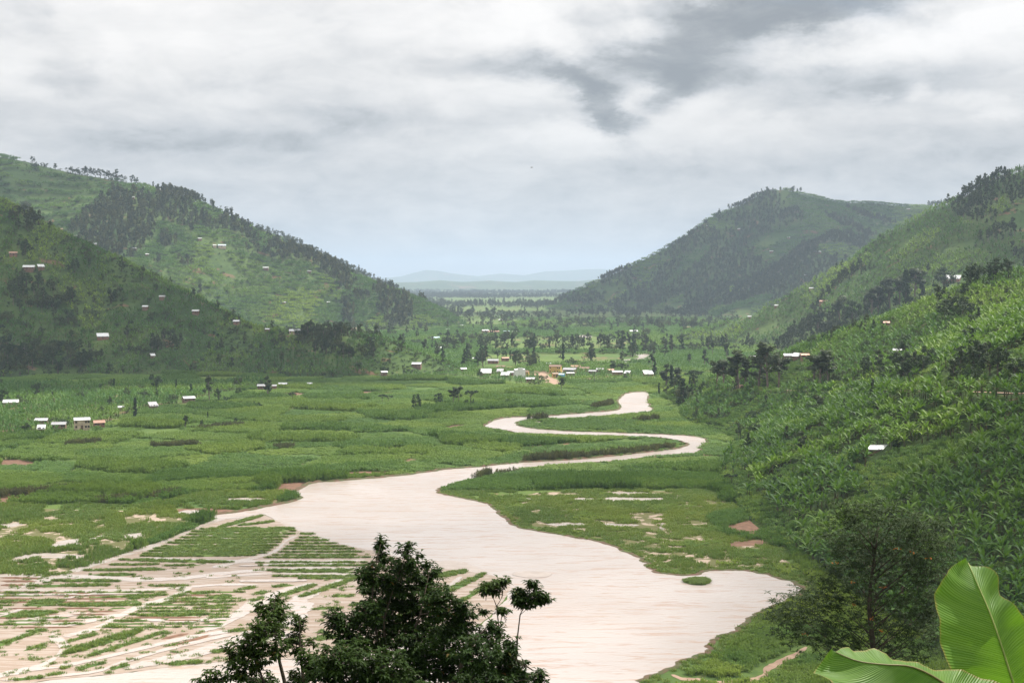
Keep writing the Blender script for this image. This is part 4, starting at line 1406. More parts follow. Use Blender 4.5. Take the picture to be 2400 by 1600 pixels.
# ------------------------------------------------------------------ houses: u, v of the base, width px, roof, wall, form, label
W_, G_, B_, RU, BL = 'white', 'grey', 'brown', 'rust', 'blue'
HOUSES = [
    # near hill on the left
    (241, 795, 27, W_, 'brick', 'mono', 'white roofed house with reddish walls alone on the dark left hillside'),
    (459, 737, 16, W_, 'brown', 'gable', 'small white roofed hut on a grassy shoulder of the dark left hill'),
    (554, 760, 14, W_, 'brick', 'gable', 'tiny hut with white roof low on the spur of the dark left hill'),
    (692, 783, 28, W_, 'cream', 'gable', 'long white roof on the crest of the low left spur'),
    (68, 633, 26, W_, 'brown', 'gable', 'larger white roof of the pair high on the left edge hillside'),
    (96, 631, 14, W_, 'brown', 'mono', 'smaller white roof beside the long one high on the left edge'),
    (31, 600, 18, RU, 'brick', 'gable', 'rust red roofed hut near the left edge above the paired white roofs'),
    (177, 560, 11, W_, 'brown', 'gable', 'tiny white roof just under the dark left skyline'),
    (221, 578, 11, W_, 'brown', 'mono', 'tiny white roof on the skyline of the dark left hill'),
    (136, 544, 22, B_, 'brick', 'gable', 'brown roofed compound under trees on the dark left skyline'),
    (341, 726, 13, W_, 'brown', 'gable', 'small white roof beside a round dark tree on the left hill'),
    (380, 702, 13, G_, 'brown', 'gable', 'small grey roof under tall trees on the left hill'),
    (358, 840, 8, W_, 'brown', 'mono', 'speck of white roof low on the dark left hill among bananas'),
    (827, 774, 18, B_, 'brick', 'gable', 'brown brick house among trees on top of the low left spur'),
    (888, 790, 10, RU, 'brick', 'gable', 'small rusty roof at the wooded end of the left spur'),
    (627, 778, 9, W_, 'brown', 'gable', 'speck of white roof just under the low left spur'),
    # long ridge on the left
    (520, 581, 19, BL, 'cream', 'gable', 'long pale blue roof on the sunlit left slope'),
    (503, 580, 8, W_, 'cream', 'gable', 'short white roof touching the pale blue roof on the left slope'),
    (468, 563, 9, W_, 'brown', 'gable', 'small white roof above the pale blue roof on the left slope'),
    (315, 587, 10, W_, 'brick', 'gable', 'white hut on the left slope beside a bare soil patch'),
    (344, 601, 9, W_, 'brown', 'gable', 'white hut under a dark tree on the left slope'),
    (311, 467, 9, W_, 'brown', 'gable', 'white hut high on the terraced left ridge'),
    (381, 439, 15, W_, 'cream', 'gable', 'white roof on the skyline of the long left ridge'),
    (623, 633, 14, W_, 'brown', 'gable', 'white roof at the edge of the ridge forest on the left slope'),
    (725, 640, 10, G_, 'brown', 'gable', 'small grey roof low on the wooded left ridge'),
    (666, 713, 8, W_, 'brown', 'gable', 'speck of white roof in the brightest part of the left slope'),
    (770, 712, 7, W_, 'brown', 'gable', 'speck of white roof near the olive trees low on the left slope'),
    (720, 579, 10, W_, 'brown', 'gable', 'white roof on the crest where the left ridge dips'),
    (925, 695, 7, W_, 'brown', 'gable', 'speck of white roof near the end of the long left ridge'),
    # far right peak and middle hill
    (1917, 594, 14, W_, 'brick', 'gable', 'largest pale roof on the hazy right peak'),
    (1808, 593, 9, W_, 'brown', 'gable', 'pale roof halfway up the hazy right peak'),
    (1848, 560, 7, W_, 'brown', 'gable', 'pale hut under the summit of the hazy peak'),
    (1659, 534, 7, W_, 'brown', 'gable', 'pale speck of roof on the left shoulder of the hazy peak'),
    (1732, 540, 7, W_, 'brown', 'gable', 'pale speck of roof on a field of the hazy peak'),
    (1889, 648, 7, W_, 'brown', 'gable', 'pale speck of roof low on the hazy peak near the fold'),
    (1824, 648, 6, W_, 'brick', 'gable', 'pinkish speck of roof low on the hazy peak'),
    (2129, 494, 8, W_, 'brown', 'gable', 'pale roof on the saddle right of the hazy peak'),
    (1902, 681, 10, W_, 'brown', 'gable', 'white roof on the lit middle slope right of the valley'),
    (1932, 713, 22, RU, 'brick', 'gable', 'rust and red compound low on the middle right slope'),
    (1820, 721, 9, W_, 'brown', 'gable', 'white roof at the foot of the middle right slope'),
    (1757, 747, 8, W_, 'brown', 'gable', 'white speck of roof on the bright foot of the middle right slope'),
    (1615, 771, 11, RU, 'brick', 'gable', 'red roofed hut where the middle right slope meets the plain'),
    # near slope on the right
    (2233, 660, 36, W_, 'brick', 'mono', 'bright white roof on the skyline of the banana spur'),
    (1767, 842, 15, G_, 'brown', 'gable', 'grey roof left of the big eucalyptus on the banana slope'),
    (1847, 843, 20, W_, 'brown', 'gable', 'white roof right of the big eucalyptus on the banana slope'),
    (1866, 842, 12, W_, 'brown', 'mono', 'short white roof in the middle of the row of three'),
    (1886, 842, 19, RU, 'brick', 'gable', 'rusty roof at the end of the row of three'),
    (2076, 766, 15, RU, 'brick', 'gable', 'small brick hut with pink roof high on the banana slope'),
    (2103, 832, 18, W_, 'brown', 'gable', 'white roof half hidden in the middle of the banana slope'),
    (2056, 1056, 52, W_, 'brown', 'gable', 'white sheet roof almost buried in the nearest bananas'),
    (1733, 912, 11, RU, 'brick', 'gable', 'tiny pink hut by the road under the eucalyptus'),
    # foot of the left hill
    (26, 953, 34, W_, 'brick', 'gable', 'white roofed house under a dark tree at the left edge'),
    (98, 996, 28, W_, 'brown', 'gable', 'low white roof at the left end of the farm cluster'),
    (97, 1012, 16, W_, 'brown', 'mono', 'small white shed at the front of the farm cluster'),
    (139, 1006, 32, G_, 'brown', 'gable', 'wide grey roof in the middle of the farm cluster'),
    (192, 1007, 36, W_, 'cream', 'tall', 'tall cream house with dark windows at the edge of the cane'),
    (232, 1001, 25, RU, 'brick', 'gable', 'red brick house beside the tall cream house'),
    (442, 943, 28, W_, 'brown', 'gable', 'white hipped roof alone where bananas meet the cane'),
    (359, 958, 19, G_, 'brown', 'mono', 'grey tilted roof at the edge of the banana grove on the left'),
    (284, 963, 9, W_, 'brown', 'gable', 'speck of white roof inside the banana grove on the left'),
    (613, 912, 18, G_, 'brown', 'gable', 'grey roof left of the slim tree at the foot of the hill'),
    (663, 908, 20, W_, 'brown', 'gable', 'white roof right of the slim tree at the foot of the hill'),
    (643, 911, 10, G_, 'brown', 'gable', 'small grey roof hidden beside the white one at the hill foot'),
    (725, 906, 10, W_, 'brown', 'gable', 'last small white roof along the hill foot on the left'),
    (977, 861, 23, W_, 'brown', 'gable', 'white roof in bananas at the nose of the left spur'),
    (900, 879, 15, W_, 'brown', 'gable', 'white roof low in bananas left of the spur nose'),
    (1029, 821, 17, W_, 'brown', 'gable', 'white roof beyond the nose of the left spur'),
    (1020, 797, 22, BL, 'cream', 'gable', 'pale blue and white roof far behind the left spur'),
    # village by the road
    (1086, 871, 14, W_, 'brown', 'gable', 'white roof at the left end of the village'),
    (1138, 880, 28, W_, 'brick', 'mono', 'big square white roof on brown walls left in the village'),
    (1172, 876, 15, G_, 'brown', 'mono', 'small grey roof next to the big square one'),
    (1174, 867, 22, B_, 'brick', 'gable', 'brown gabled house behind the square white roof'),
    (1197, 880, 17, G_, 'brick', 'gable', 'low grey brick house left of the tall white gable'),
    (1217, 884, 26, W_, 'white', 'tall', 'bright white hall with a stepped gable in the village'),
    (1233, 880, 14, B_, 'yellow', 'tall', 'narrow yellow shop beside the white hall'),
    (1243, 896, 22, G_, 'brick', 'gable', 'pinkish brick house at the front of the village'),
    (1184, 885, 20, W_, 'brown', 'mono', 'low pale shed in bananas before the white hall'),
    (1302, 875, 30, B_, 'yellow', 'tall', 'long yellow shop across the dirt road'),
    (1336, 874, 32, G_, 'brick', 'open', 'grey gabled market hall with a dark open front'),
    (1349, 867, 24, RU, 'brown', 'gable', 'rusty roof rising behind the market hall'),
    (1301, 885, 14, B_, 'yellow', 'tall', 'small yellow kiosk at the road edge'),
    (1317, 886, 13, BL, 'blue', 'tall', 'bright blue painted shop in the village'),
    (1336, 882, 20, G_, 'brown', 'gable', 'low grey roof in front of the market hall'),
    (1370, 871, 24, B_, 'brick', 'gable', 'brown roof right of the market hall'),
    (1389, 877, 18, G_, 'brown', 'gable', 'low grey roof in bananas right of the market hall'),
    (1406, 873, 17, G_, 'brick', 'gable', 'grey roof on brick walls in the right half of the village'),
    (1431, 874, 15, RU, 'brown', 'gable', 'rusty roof behind the dark village tree'),
    (1447, 880, 26, G_, 'brick', 'gable', 'grey roofed brick house under the dark village tree'),
    (1470, 880, 13, W_, 'brick', 'mono', 'white lean-to roof just right of the dark village tree'),
    (1519, 882, 23, W_, 'brick', 'mono', 'brick house with white roof at the right end of the village'),
    (1286, 858, 10, W_, 'brown', 'gable', 'small white roof behind the yellow shop'),
    (1117, 847, 19, W_, 'brown', 'gable', 'white roof below dark trees behind the village'),
    (1156, 852, 27, G_, 'brick', 'gable', 'grey brick ruin under trees behind the village'),
    (1184, 846, 18, RU, 'brick', 'gable', 'rusty roof under trees behind the village'),
    # far settlement on the plain
    (1158, 782, 26, RU, 'cream', 'gable', 'orange and white roofs of the distant roadside settlement'),
    (1137, 779, 16, W_, 'brick', 'gable', 'white roof at the left of the distant settlement'),
    (1187, 782, 14, BL, 'cream', 'gable', 'bluish roof at the right of the distant settlement'),
    (1206, 782, 12, G_, 'brown', 'gable', 'grey roof farthest right in the distant settlement'),
    (1050, 776, 9, W_, 'brick', 'gable', 'small white roof at the foot of the left ridge end'),
    (1081, 766, 10, W_, 'brown', 'gable', 'white roof just off the tip of the left ridge'),
    (1174, 753, 10, W_, 'brown', 'gable', 'white roof among far trees on the plain'),
    (1487, 790, 14, W_, 'brown', 'gable', 'pale roof behind trees on the right half of the plain'),
    (1485, 781, 20, W_, 'brick', 'gable', 'long pale roof far out on the right half of the plain'),
    (1514, 789, 9, BL, 'brown', 'gable', 'small bluish roof beside far trees on the plain'),
    (1454, 753, 9, W_, 'brown', 'gable', 'speck of white roof at the foot of the hazy peak'),
]
RMAT = {'white': roof_mat('white_sheet_roof', (0.62, 0.63, 0.64), (0.46, 0.42, 0.38)), 'grey': roof_mat('grey_sheet_roof', (0.40, 0.40, 0.41), (0.30, 0.23, 0.19)),
        'brown': roof_mat('brown_tile_roof', (0.26, 0.17, 0.12), (0.16, 0.10, 0.07)), 'rust': roof_mat('rusty_sheet_roof', (0.42, 0.24, 0.17), (0.55, 0.46, 0.40)),
        'blue': roof_mat('pale_blue_roof', (0.50, 0.62, 0.74), (0.40, 0.48, 0.55))}
WMAT = {'brick': plain_mat('mud_brick_wall', (0.30, 0.17, 0.12), (0.22, 0.12, 0.085), 1.5, 0.9, 0.3), 'brown': plain_mat('daub_wall', (0.24, 0.16, 0.11), (0.17, 0.11, 0.08), 1.0, 0.95, 0.3),
        'cream': plain_mat('cream_plaster', (0.58, 0.47, 0.36), (0.42, 0.32, 0.24), 0.8, 0.9), 'yellow': plain_mat('yellow_paint_wall', (0.62, 0.42, 0.13), (0.50, 0.32, 0.11), 0.8, 0.8),
        'blue': plain_mat('blue_paint_wall', (0.08, 0.34, 0.62), (0.07, 0.28, 0.52), 0.8, 0.7), 'white': plain_mat('whitewash_wall', (0.78, 0.77, 0.75), (0.66, 0.64, 0.61), 0.8, 0.8)}
M['opening'] = plain_mat('opening_shade', (0.035, 0.03, 0.028), (0.05, 0.04, 0.035), 3, 0.6)  # near-black paints the shade inside windows and open fronts; bird too
M['door'] = plain_mat('plank_door', (0.16, 0.10, 0.07), (0.10, 0.07, 0.05), 3, 0.7)


def house(u, v, wpx, roof, wall, form, label):
    p = hit(u, v)
    d = math.hypot(p[0], p[1])
    w = max(3.0, wpx * d / F)
    dep = w * random.uniform(0.55, 0.75) if w > 5 else w * 0.9
    dep = min(dep, 7.0)
    wh = min(2.2, 1.2 + 0.15 * w)
    if form == 'tall':
        wh = min(4.6, 0.62 * w)
    rz = math.atan2(-p[0], p[1]) + random.uniform(-0.35, 0.35)
    zb = p[2]
    root = empty('house', (p[0], p[1], zb + (-1.5 if 'buried' in label else 0.2)), rz)
    tag(root, label, 'house', 'houses in the valley')
    hx, hy = w / 2 * 0.9, dep / 2 * 0.86
    pitch = 0.46
    mb = MB()
    if form == 'mono':
        zf, zk = wh * 0.8, wh + dep * 0.30
        vs = [(-hx, -hy, -2.5), (hx, -hy, -2.5), (hx, hy, -2.5), (-hx, hy, -2.5), (-hx, -hy, zf), (hx, -hy, zf), (hx, hy, zk), (-hx, hy, zk)]
        mb.add(vs, [(0, 1, 5, 4), (1, 2, 6, 5), (2, 3, 7, 6), (3, 0, 4, 7)])
    else:
        rid = wh + hy * pitch
        vs = [(-hx, -hy, -2.5), (hx, -hy, -2.5), (hx, hy, -2.5), (-hx, hy, -2.5), (-hx, -hy, wh), (hx, -hy, wh), (hx, hy, wh), (-hx, hy, wh), (-hx, 0, rid), (hx, 0, rid)]
        mb.add(vs, [(0, 1, 5, 4), (1, 2, 6, 9, 5), (2, 3, 7, 6), (3, 0, 4, 8, 7)])
    link('wall', mb.mesh('wall', [WMAT[wall]]), root)
    # roof sheets with thickness and overhang
    ov = 0.35
    rb = MB()
    ox, oy = hx + ov, hy + ov

    def slab(a, b, c, e, th=0.07):
        up = [(q[0], q[1], q[2] + th + 0.03) for q in (a, b, c, e)]
        lo = [(q[0], q[1], q[2] + 0.03) for q in (a, b, c, e)]
        rb.add(lo + up, [(3, 2, 1, 0), (4, 5, 6, 7), (0, 1, 5, 4), (1, 2, 6, 5), (2, 3, 7, 6), (3, 0, 4, 7)])
    if form == 'mono':
        sl = (zk - zf) / (2 * hy)
        slab((-ox, -oy, zf - sl * ov), (ox, -oy, zf - sl * ov), (ox, oy, zk + sl * ov), (-ox, oy, zk + sl * ov))
    else:
        ze = wh - pitch * ov
        slab((-ox, -oy, ze), (ox, -oy, ze), (ox, -0.02, rid), (-ox, -0.02, rid))
        slab((ox, oy, ze), (-ox, oy, ze), (-ox, 0.02, rid), (ox, 0.02, rid))
        rb.box((0, 0, rid + 0.13), (2 * ox, 0.3, 0.06))
    link('roof', rb.mesh('roof', [RMAT[roof]]), root)
    if wpx >= 14:
        if form == 'open':
            ob = MB()
            ob.box((0, -hy - 0.03, wh * 0.45), (hx * 1.5, 0.06, wh * 0.9))
            link('open_front', ob.mesh('open_front', [M['opening']]), root)  # solid dark panel: shade of the open hall put into colour
        else:
            dm = MB()
            dm.box((random.uniform(-0.15, 0.15) * w, -hy - 0.03, 0.95), (0.9, 0.06, 1.9))
            link('door', dm.mesh('door', [M['door']]), root)
            rows = (1.35,) if form != 'tall' or wh < 3.5 else (1.3, wh - 0.9)
            for zz in rows:
                for sx in ((-0.33, 0.33) if wpx < 30 else (-0.36, 0.22, 0.38)):
                    wm = MB()
                    wm.box((sx * w, -hy - 0.03, zz), (0.8, 0.05, 0.8))
                    wo = link('window', wm.mesh('window', [M['opening']]), root)
                    fm = MB()
                    fm.box((sx * w, -hy - 0.06, zz - 0.45), (1.0, 0.12, 0.08))
                    link('sill', fm.mesh('sill', [WMAT['cream']]), wo)
    if label.startswith('bright white hall'):
        gm = MB()
        gm.box((0, -hy - 0.15, wh * 0.5), (2 * hx + 0.5, 0.24, wh + 1.0))
        gm.box((0, -hy - 0.15, wh + 1.0), (hx * 1.1, 0.22, 1.4))
        link('stepped_gable', gm.mesh('stepped_gable', [WMAT['white']]), root)
    HOUSE_PX.append((p[0], p[1], max(w, dep) * (0.55 if 'buried' in label else 1.0)))
    return root


for h_ in HOUSES:
    house(*h_)
HXY = np.array(HOUSE_PX)


def clear_of_houses(P, front=1.0):
    """keep the house footprint and a yard towards the viewer free"""
    ok = np.ones(len(P), bool)
    for x, y, w in HXY:
        d = math.hypot(x, y)
        dirx, diry = -x / d, -y / d
        rx, ry = P[:, 0] - x, P[:, 1] - y
        along = rx * dirx + ry * diry
        side = np.abs(rx * diry - ry * dirx)
        ok &= ~((side < w * 0.62 + 0.8) & (along > -w * 0.6) & (along < w * 0.6 + 4.5 * front))
    return ok


# ------------------------------------------------------------------ land cover drawn on the photograph
FOREST = [
    [(34, 664), (90, 640), (150, 690), (215, 740), (245, 800), (255, 880), (200, 905), (60, 900), (0, 880), (0, 700)],
    [(0, 455), (40, 475), (96, 515), (70, 560), (0, 550)], [(293, 790), (360, 772), (448, 790), (440, 836), (330, 840)],
    [(730, 765), (800, 755), (903, 775), (955, 805), (940, 840), (850, 848), (740, 838), (700, 800)],
    [(396, 440), (482, 460), (654, 540), (800, 606), (900, 650), (1010, 700), (990, 712), (900, 690), (862, 715), (800, 690), (706, 620), (620, 606), (568, 588), (413, 530), (293, 513), (330, 480)],
    [(358, 615), (444, 609), (450, 655), (380, 660)], [(764, 700), (830, 690), (848, 767), (780, 750)],
    [(1300, 706), (1429, 640), (1592, 557), (1735, 470), (1837, 425), (1890, 445), (1860, 520), (1800, 560), (1790, 610), (1815, 645), (1760, 700), (1650, 735), (1520, 728), (1400, 725)],
    [(1920, 480), (2040, 500), (2090, 530), (2000, 590), (1960, 540)], [(1770, 620), (1900, 610), (1980, 600), (1940, 640), (1830, 700), (1780, 720)],
    [(2160, 480), (2250, 450), (2400, 380), (2400, 470), (2330, 530), (2250, 520)], [(2290, 560), (2400, 510), (2400, 640), (2330, 640), (2310, 600)],
    [(2050, 868), (2200, 850), (2390, 835), (2400, 902), (2200, 905), (2060, 905)], [(1560, 900), (1640, 880), (1650, 935), (1590, 950), (1530, 940)],
    [(2190, 700), (2260, 690), (2265, 750), (2200, 755)], [(1990, 880), (2060, 870), (2070, 908), (1995, 908)],
]
MEADOW = [
    [(240, 700), (330, 706), (350, 728), (250, 735)], [(270, 655), (370, 664), (360, 676), (280, 672)], [(520, 775), (590, 770), (600, 830), (540, 835)],
    [(2180, 590), (2280, 565), (2290, 585), (2200, 605)], [(1960, 690), (2000, 680), (1985, 700)], [(1640, 1035), (1740, 1020), (1780, 1060), (1760, 1100), (1680, 1105), (1625, 1075)],
    [(1935, 1085), (2010, 1035), (2045, 1020), (2050, 1040), (1990, 1085), (1950, 1100)], [(2370, 620), (2400, 612), (2400, 640)], [(1920, 905), (2010, 895), (2020, 915), (1930, 918)],
    [(1780, 1130), (1860, 1090), (1900, 1100), (1850, 1150), (1800, 1160)], [(50, 350), (300, 410), (250, 430), (40, 385)], [(1710, 960), (1790, 945), (1800, 980), (1720, 1000)],
    [(1980, 735), (2030, 722), (2040, 740), (1985, 752)],
]
SUNLIT_TINT = [[(470, 570), (620, 620), (740, 690), (780, 760), (600, 760), (470, 690), (420, 640)]]  # lighter crop tint here paints the patch of sunlight on the left ridge


def in_any(u, v, polys):
    r = np.zeros(u.shape, bool)
    for p in polys:
        r |= inpoly(u, v, p)
    return r


def river_dist(P, chunk=4000):
    out = np.empty(len(P))
    for i in range(0, len(P), chunk):
        q = P[i:i + chunk]
        d = (q[:, None, 0] - RIVER[None, :, 0]) ** 2 + (q[:, None, 1] - RIVER[None, :, 1]) ** 2
        out[i:i + chunk] = np.sqrt(d.min(1))
    return out


def jgrid(x0, x1, y0, y1, step):
    xs, ys = np.arange(x0, x1, step), np.arange(y0, y1, step)
    X, Y = np.meshgrid(xs, ys)
    X = X + rng.uniform(-0.48, 0.48, X.shape) * step
    Y = Y + rng.uniform(-0.48, 0.48, Y.shape) * step
    m = np.abs(X) < 0.385 * Y + 15
    return X[m], Y[m]


def voronoi(x, y, sx, sy, seed):
    gx, gy = np.floor(x / sx).astype(np.int64), np.floor(y / sy).astype(np.int64)
    best = np.full(x.shape, 1e18)
    sec = np.full(x.shape, 1e18)
    cid = np.zeros(x.shape, np.int64)
    for i in (-1, 0, 1):
        for j in (-1, 0, 1):
            cx, cy = gx + i, gy + j
            h = (cx * 73856093 ^ cy * 19349663 ^ seed * 83492791) & 0x7fffffff
            h = (h * 1103515245 + 12345) & 0x7fffffff
            jx = ((h >> 8) & 1023) / 1023.0
            jy = ((h >> 18) & 1023) / 1023.0
            d = ((cx + 0.15 + 0.7 * jx) * sx - x) ** 2 + ((cy + 0.15 + 0.7 * jy) * sy - y) ** 2
            closer = d < best
            sec = np.where(closer, best, np.minimum(sec, d))
            cid = np.where(closer, h, cid)
            best = np.where(closer, d, best)
    return cid, np.sqrt(sec) - np.sqrt(best)


def hill_plots(P, sx, sy, seed):
    wx = P[:, 0] + 30 * fbm(P[:, 0], P[:, 1], 60, 3, 190 + seed)
    wy = P[:, 1] + 30 * fbm(P[:, 0], P[:, 1], 60, 3, 192 + seed)
    cid, edge = voronoi(wx, wy, sx, sy, seed)
    r1, r2 = ((cid >> 3) & 255) / 255.0, ((cid >> 11) & 255) / 255.0
    return r1, (r2 - 0.45) * 1.3, edge


# ---- hills
def hill_points(key, box, step, others=()):
    X, Y = jgrid(*box, step)
    Z = HILLS[key](X, Y)
    m = Z > 0.4
    X, Y, Z = X[m], Y[m], Z[m]
    for o_ in others:
        mm = Z >= HILLS[o_](X, Y) - 0.05
        X, Y, Z = X[mm], Y[mm], Z[mm]
    P = np.stack([X, Y, Z], -1)
    m = visible(P, 5.0)
    P = P[m]
    P = P[clear_of_houses(P, 2.2 if key == 'R1' else 1.0)]
    return P


def cover_hill(key, P, fscale, fcut, mcut):
    u, v = proj(P)
    wu = u + 60 * fbm(P[:, 0], P[:, 1], fscale * 0.4, 4, 64)
    wv = v + 36 * fbm(P[:, 0], P[:, 1], fscale * 0.4, 4, 65)
    f = in_any(wu, wv, FOREST) & (fbm(P[:, 0], P[:, 1], fscale * 0.28, 4, 66) > -0.03)
    f |= fbm(P[:, 0], P[:, 1], fscale, 4, 60) > fcut
    md = in_any(u, v, MEADOW) | (fbm(P[:, 0], P[:, 1], fscale * 0.6, 3, 62) > mcut)
    return f & ~md, md & ~f


def add_trees(P, kinds, hlo, hhi, zone, tint=0.0):
    for p in P:
        TREE_LIST.append((p[0], p[1], p[2] - 0.2, random.uniform(hlo, hhi), random.choice(kinds), zone, tint + random.uniform(-0.25, 0.25)))


BANANA_PTS = []
# near left hill
P = hill_points('L1', (-620, 30, 640, 1160), 2.9)
f, md = cover_hill('L1', P, 120, 0.19, 0.20)
r1, pt, ed = hill_plots(P, 42, 42, 3)
md = md | ((r1 < 0.05) & ~f)
hedge_l1 = P[(ed < 1.6) & ~f & (rng.random(len(P)) < 0.35)]
scatter('plot_hedges', 'shrub', hedge_l1, rng.uniform(1.0, 2.4, len(hedge_l1)), rng.uniform(-1.0, -0.2, len(hedge_l1)), 'dark hedges between the gardens of the near left hill', 'hedges')
bn = P[~f & ~md]
lowt = pt[~f & ~md] + fbm(bn[:, 0], bn[:, 1], 30, 3, 71) * 1.6
keep = rng.random(len(bn)) < 0.86
scatter('banana_grove', 'banana_far', bn[keep], rng.uniform(0.8, 1.45, keep.sum()), lowt[keep], 'dense banana grove covering the dark near hill on the left', 'banana grove')
P2 = P[f]
P2 = P2[rng.random(len(P2)) < 0.30]
add_trees(P2, ['euc', 'euc', 'tall', 'round', 'bush'], 6, 12, 'left hill')
bs = P[(~f) & (rng.random(len(P)) < 0.035)]
add_trees(bs, ['round', 'bush', 'euc', 'cone'], 4, 9, 'left hill')
sh = P[md | (f & (rng.random(len(P)) < 0.35))]
sh = sh[rng.random(len(sh)) < 0.6]
scatter('hillside_shrubs', 'shrub', sh, rng.uniform(0.7, 1.7, len(sh)), rng.uniform(-0.4, 0.4, len(sh)), 'low shrubs under trees on the dark near hill on the left', 'shrubs')

# long left ridge
P = hill_points('L2', (-1000, 40, 1450, 2120), 6.2)
u, v = proj(P)
f, md = cover_hill('L2', P, 170, 0.24, 0.22)
terr = (u < 330) & (v < 520)
hedge = (np.mod(P[:, 2] + 2.5 * fbm(P[:, 0], P[:, 1], 60, 2, 80) * 4, 11.0) < 6.2)
r1, pt, ed = hill_plots(P, 60, 60, 4)
md2 = md | (terr & ~hedge & ~f) | ((r1 < 0.06) & ~f)
hd = P[(ed < 4.0) & ~f & (rng.random(len(P)) < 0.5)]
scatter('ridge_hedges', 'shrub_far', hd, rng.uniform(0.2, 0.5, len(hd)), rng.uniform(-0.9, -0.1, len(hd)), 'dark hedges and small trees between the fields of the long left ridge', 'hedges')
bn = P[~f & ~md2]
tint = pt[~f & ~md2] + fbm(bn[:, 0], bn[:, 1], 50, 3, 73) * 1.4
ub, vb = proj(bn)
tint = tint + np.where(in_any(ub, vb, SUNLIT_TINT), 0.5, 0.0)
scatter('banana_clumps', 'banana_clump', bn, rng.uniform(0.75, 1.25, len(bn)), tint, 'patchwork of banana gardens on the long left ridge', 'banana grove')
P2 = P[f]
P2 = np.concatenate([P2 + rng.normal(0, 2.2, P2.shape) * [1, 1, 0] for _ in range(2)])
P2[:, 2] = h_L2(P2[:, 0], P2[:, 1])
scatter('ridge_forest', 'euc_far', P2, rng.uniform(0.7, 1.5, len(P2)), rng.uniform(-0.35, 0.55, len(P2)), 'dark forest strip along the crest of the long left ridge', 'forest')
rt = P[(~f) & (rng.random(len(P)) < 0.20)]
scatter('ridge_bushes', 'shrub_far', rt, rng.uniform(0.18, 0.5, len(rt)), rng.uniform(-0.6, 0.2, len(rt)), 'scattered dark bushes and hedges on the long left ridge', 'bushes')
# skyline trees of that ridge
for uu, vv, hp in [(76, 374, 10), (85, 392, 20), (103, 383, 9), (130, 390, 9), (165, 399, 16), (176, 400, 12), (186, 397, 15), (197, 399, 14), (205, 401, 16), (213, 402, 12), (224, 403, 14), (236, 404, 16), (246, 405, 15),
                   (255, 406, 14), (264, 407, 17), (273, 409, 20), (284, 410, 14), (308, 416, 14), (318, 420, 11), (360, 432, 10), (412, 450, 12), (420, 450, 15), (440, 459, 16), (455, 466, 18), (470, 470, 18), (480, 476, 14),
                   (500, 484, 14), (510, 490, 16), (535, 500, 20), (560, 514, 12), (580, 528, 16), (605, 540, 18), (630, 552, 14), (650, 562, 16)]:
    p = hit(uu, vv + 9)
    d = math.hypot(p[0], p[1])
    TREE_LIST.append((p[0], p[1], p[2] - 0.3, max(6, (hp + 8) * d / F), random.choice(['euc', 'tall', 'euc', 'round']), 'left ridge skyline', -0.2))

P = hill_points('L3', (-700, 20, 2200, 2620), 9, ('L2',))
scatter('back_ridge_forest', 'wood_far', P, rng.uniform(0.6, 1.3, len(P)), rng.uniform(-0.5, 0.2, len(P)), 'hazy woods on the ridge behind the long left ridge', 'forest')

# hazy peak
P = hill_points('R3', (-50, 1450, 2050, 3230), 8.5, ('R2',))
u, v = proj(P)
f, md = cover_hill('R3', P, 260, 0.17, 0.24)
P2 = P[f]
P2 = np.concatenate([P2 + rng.normal(0, 3.0, P2.shape) * [1, 1, 0] for _ in range(2)])
P2[:, 2] = h_R3(P2[:, 0], P2[:, 1])
scatter('peak_forest', 'euc_far', P2, rng.uniform(0.8, 1.5, len(P2)), rng.uniform(-0.3, 0.3, len(P2)), 'blue hazy forest on the peak at the right', 'forest')
r1, pt, ed = hill_plots(P, 80, 80, 5)
md = md | ((r1 < 0.06) & ~f)
bn = P[~f & ~md]
scatter('peak_gardens', 'banana_clump', bn, rng.uniform(0.9, 1.4, len(bn)), pt[~f & ~md] + fbm(bn[:, 0], bn[:, 1], 70, 3, 74) * 1.2, 'hazy banana gardens between the woods of the right peak', 'banana grove')
rt = P[(~f) & (rng.random(len(P)) < 0.12)]
scatter('peak_bushes', 'shrub_far', rt, rng.uniform(0.4, 0.9, len(rt)), rng.uniform(-0.5, 0.2, len(rt)), 'hazy bushes dotted over the right peak', 'bushes')

# middle hill on the right
P = hill_points('R2', (110, 760, 880, 1560), 4.6, ('R1',))
u, v = proj(P)
f, md = cover_hill('R2', P, 130, 0.20, 0.20)
r1, pt, ed = hill_plots(P, 48, 48, 6)
md = md | ((r1 < 0.05) & ~f)
hd = P[(ed < 2.4) & ~f & (rng.random(len(P)) < 0.35)]
scatter('slope_hedges', 'shrub_far', hd, rng.uniform(0.15, 0.4, len(hd)), rng.uniform(-0.9, -0.1, len(hd)), 'dark hedges between the gardens of the green middle hill', 'hedges')
bn = P[~f & ~md]
scatter('middle_slope_gardens', 'banana_far', bn, rng.uniform(1.1, 1.9, len(bn)), pt[~f & ~md] + fbm(bn[:, 0], bn[:, 1], 40, 3, 75) * 1.6, 'banana gardens on the green middle hill at the right', 'banana grove')
P2 = P[f]
P2 = P2[rng.random(len(P2)) < 0.75]
scatter('middle_slope_woods', 'euc_far', P2, rng.uniform(0.6, 1.25, len(P2)), rng.uniform(-0.5, 0.1, len(P2)), 'dark woods on the green middle hill at the right', 'forest')
rt = P[(~f) & (rng.random(len(P)) < 0.12)]
scatter('middle_slope_bushes', 'shrub_far', rt, rng.uniform(0.15, 0.45, len(rt)), rng.uniform(-0.5, 0.2, len(rt)), 'dark bushes dotted over the green middle hill', 'bushes')
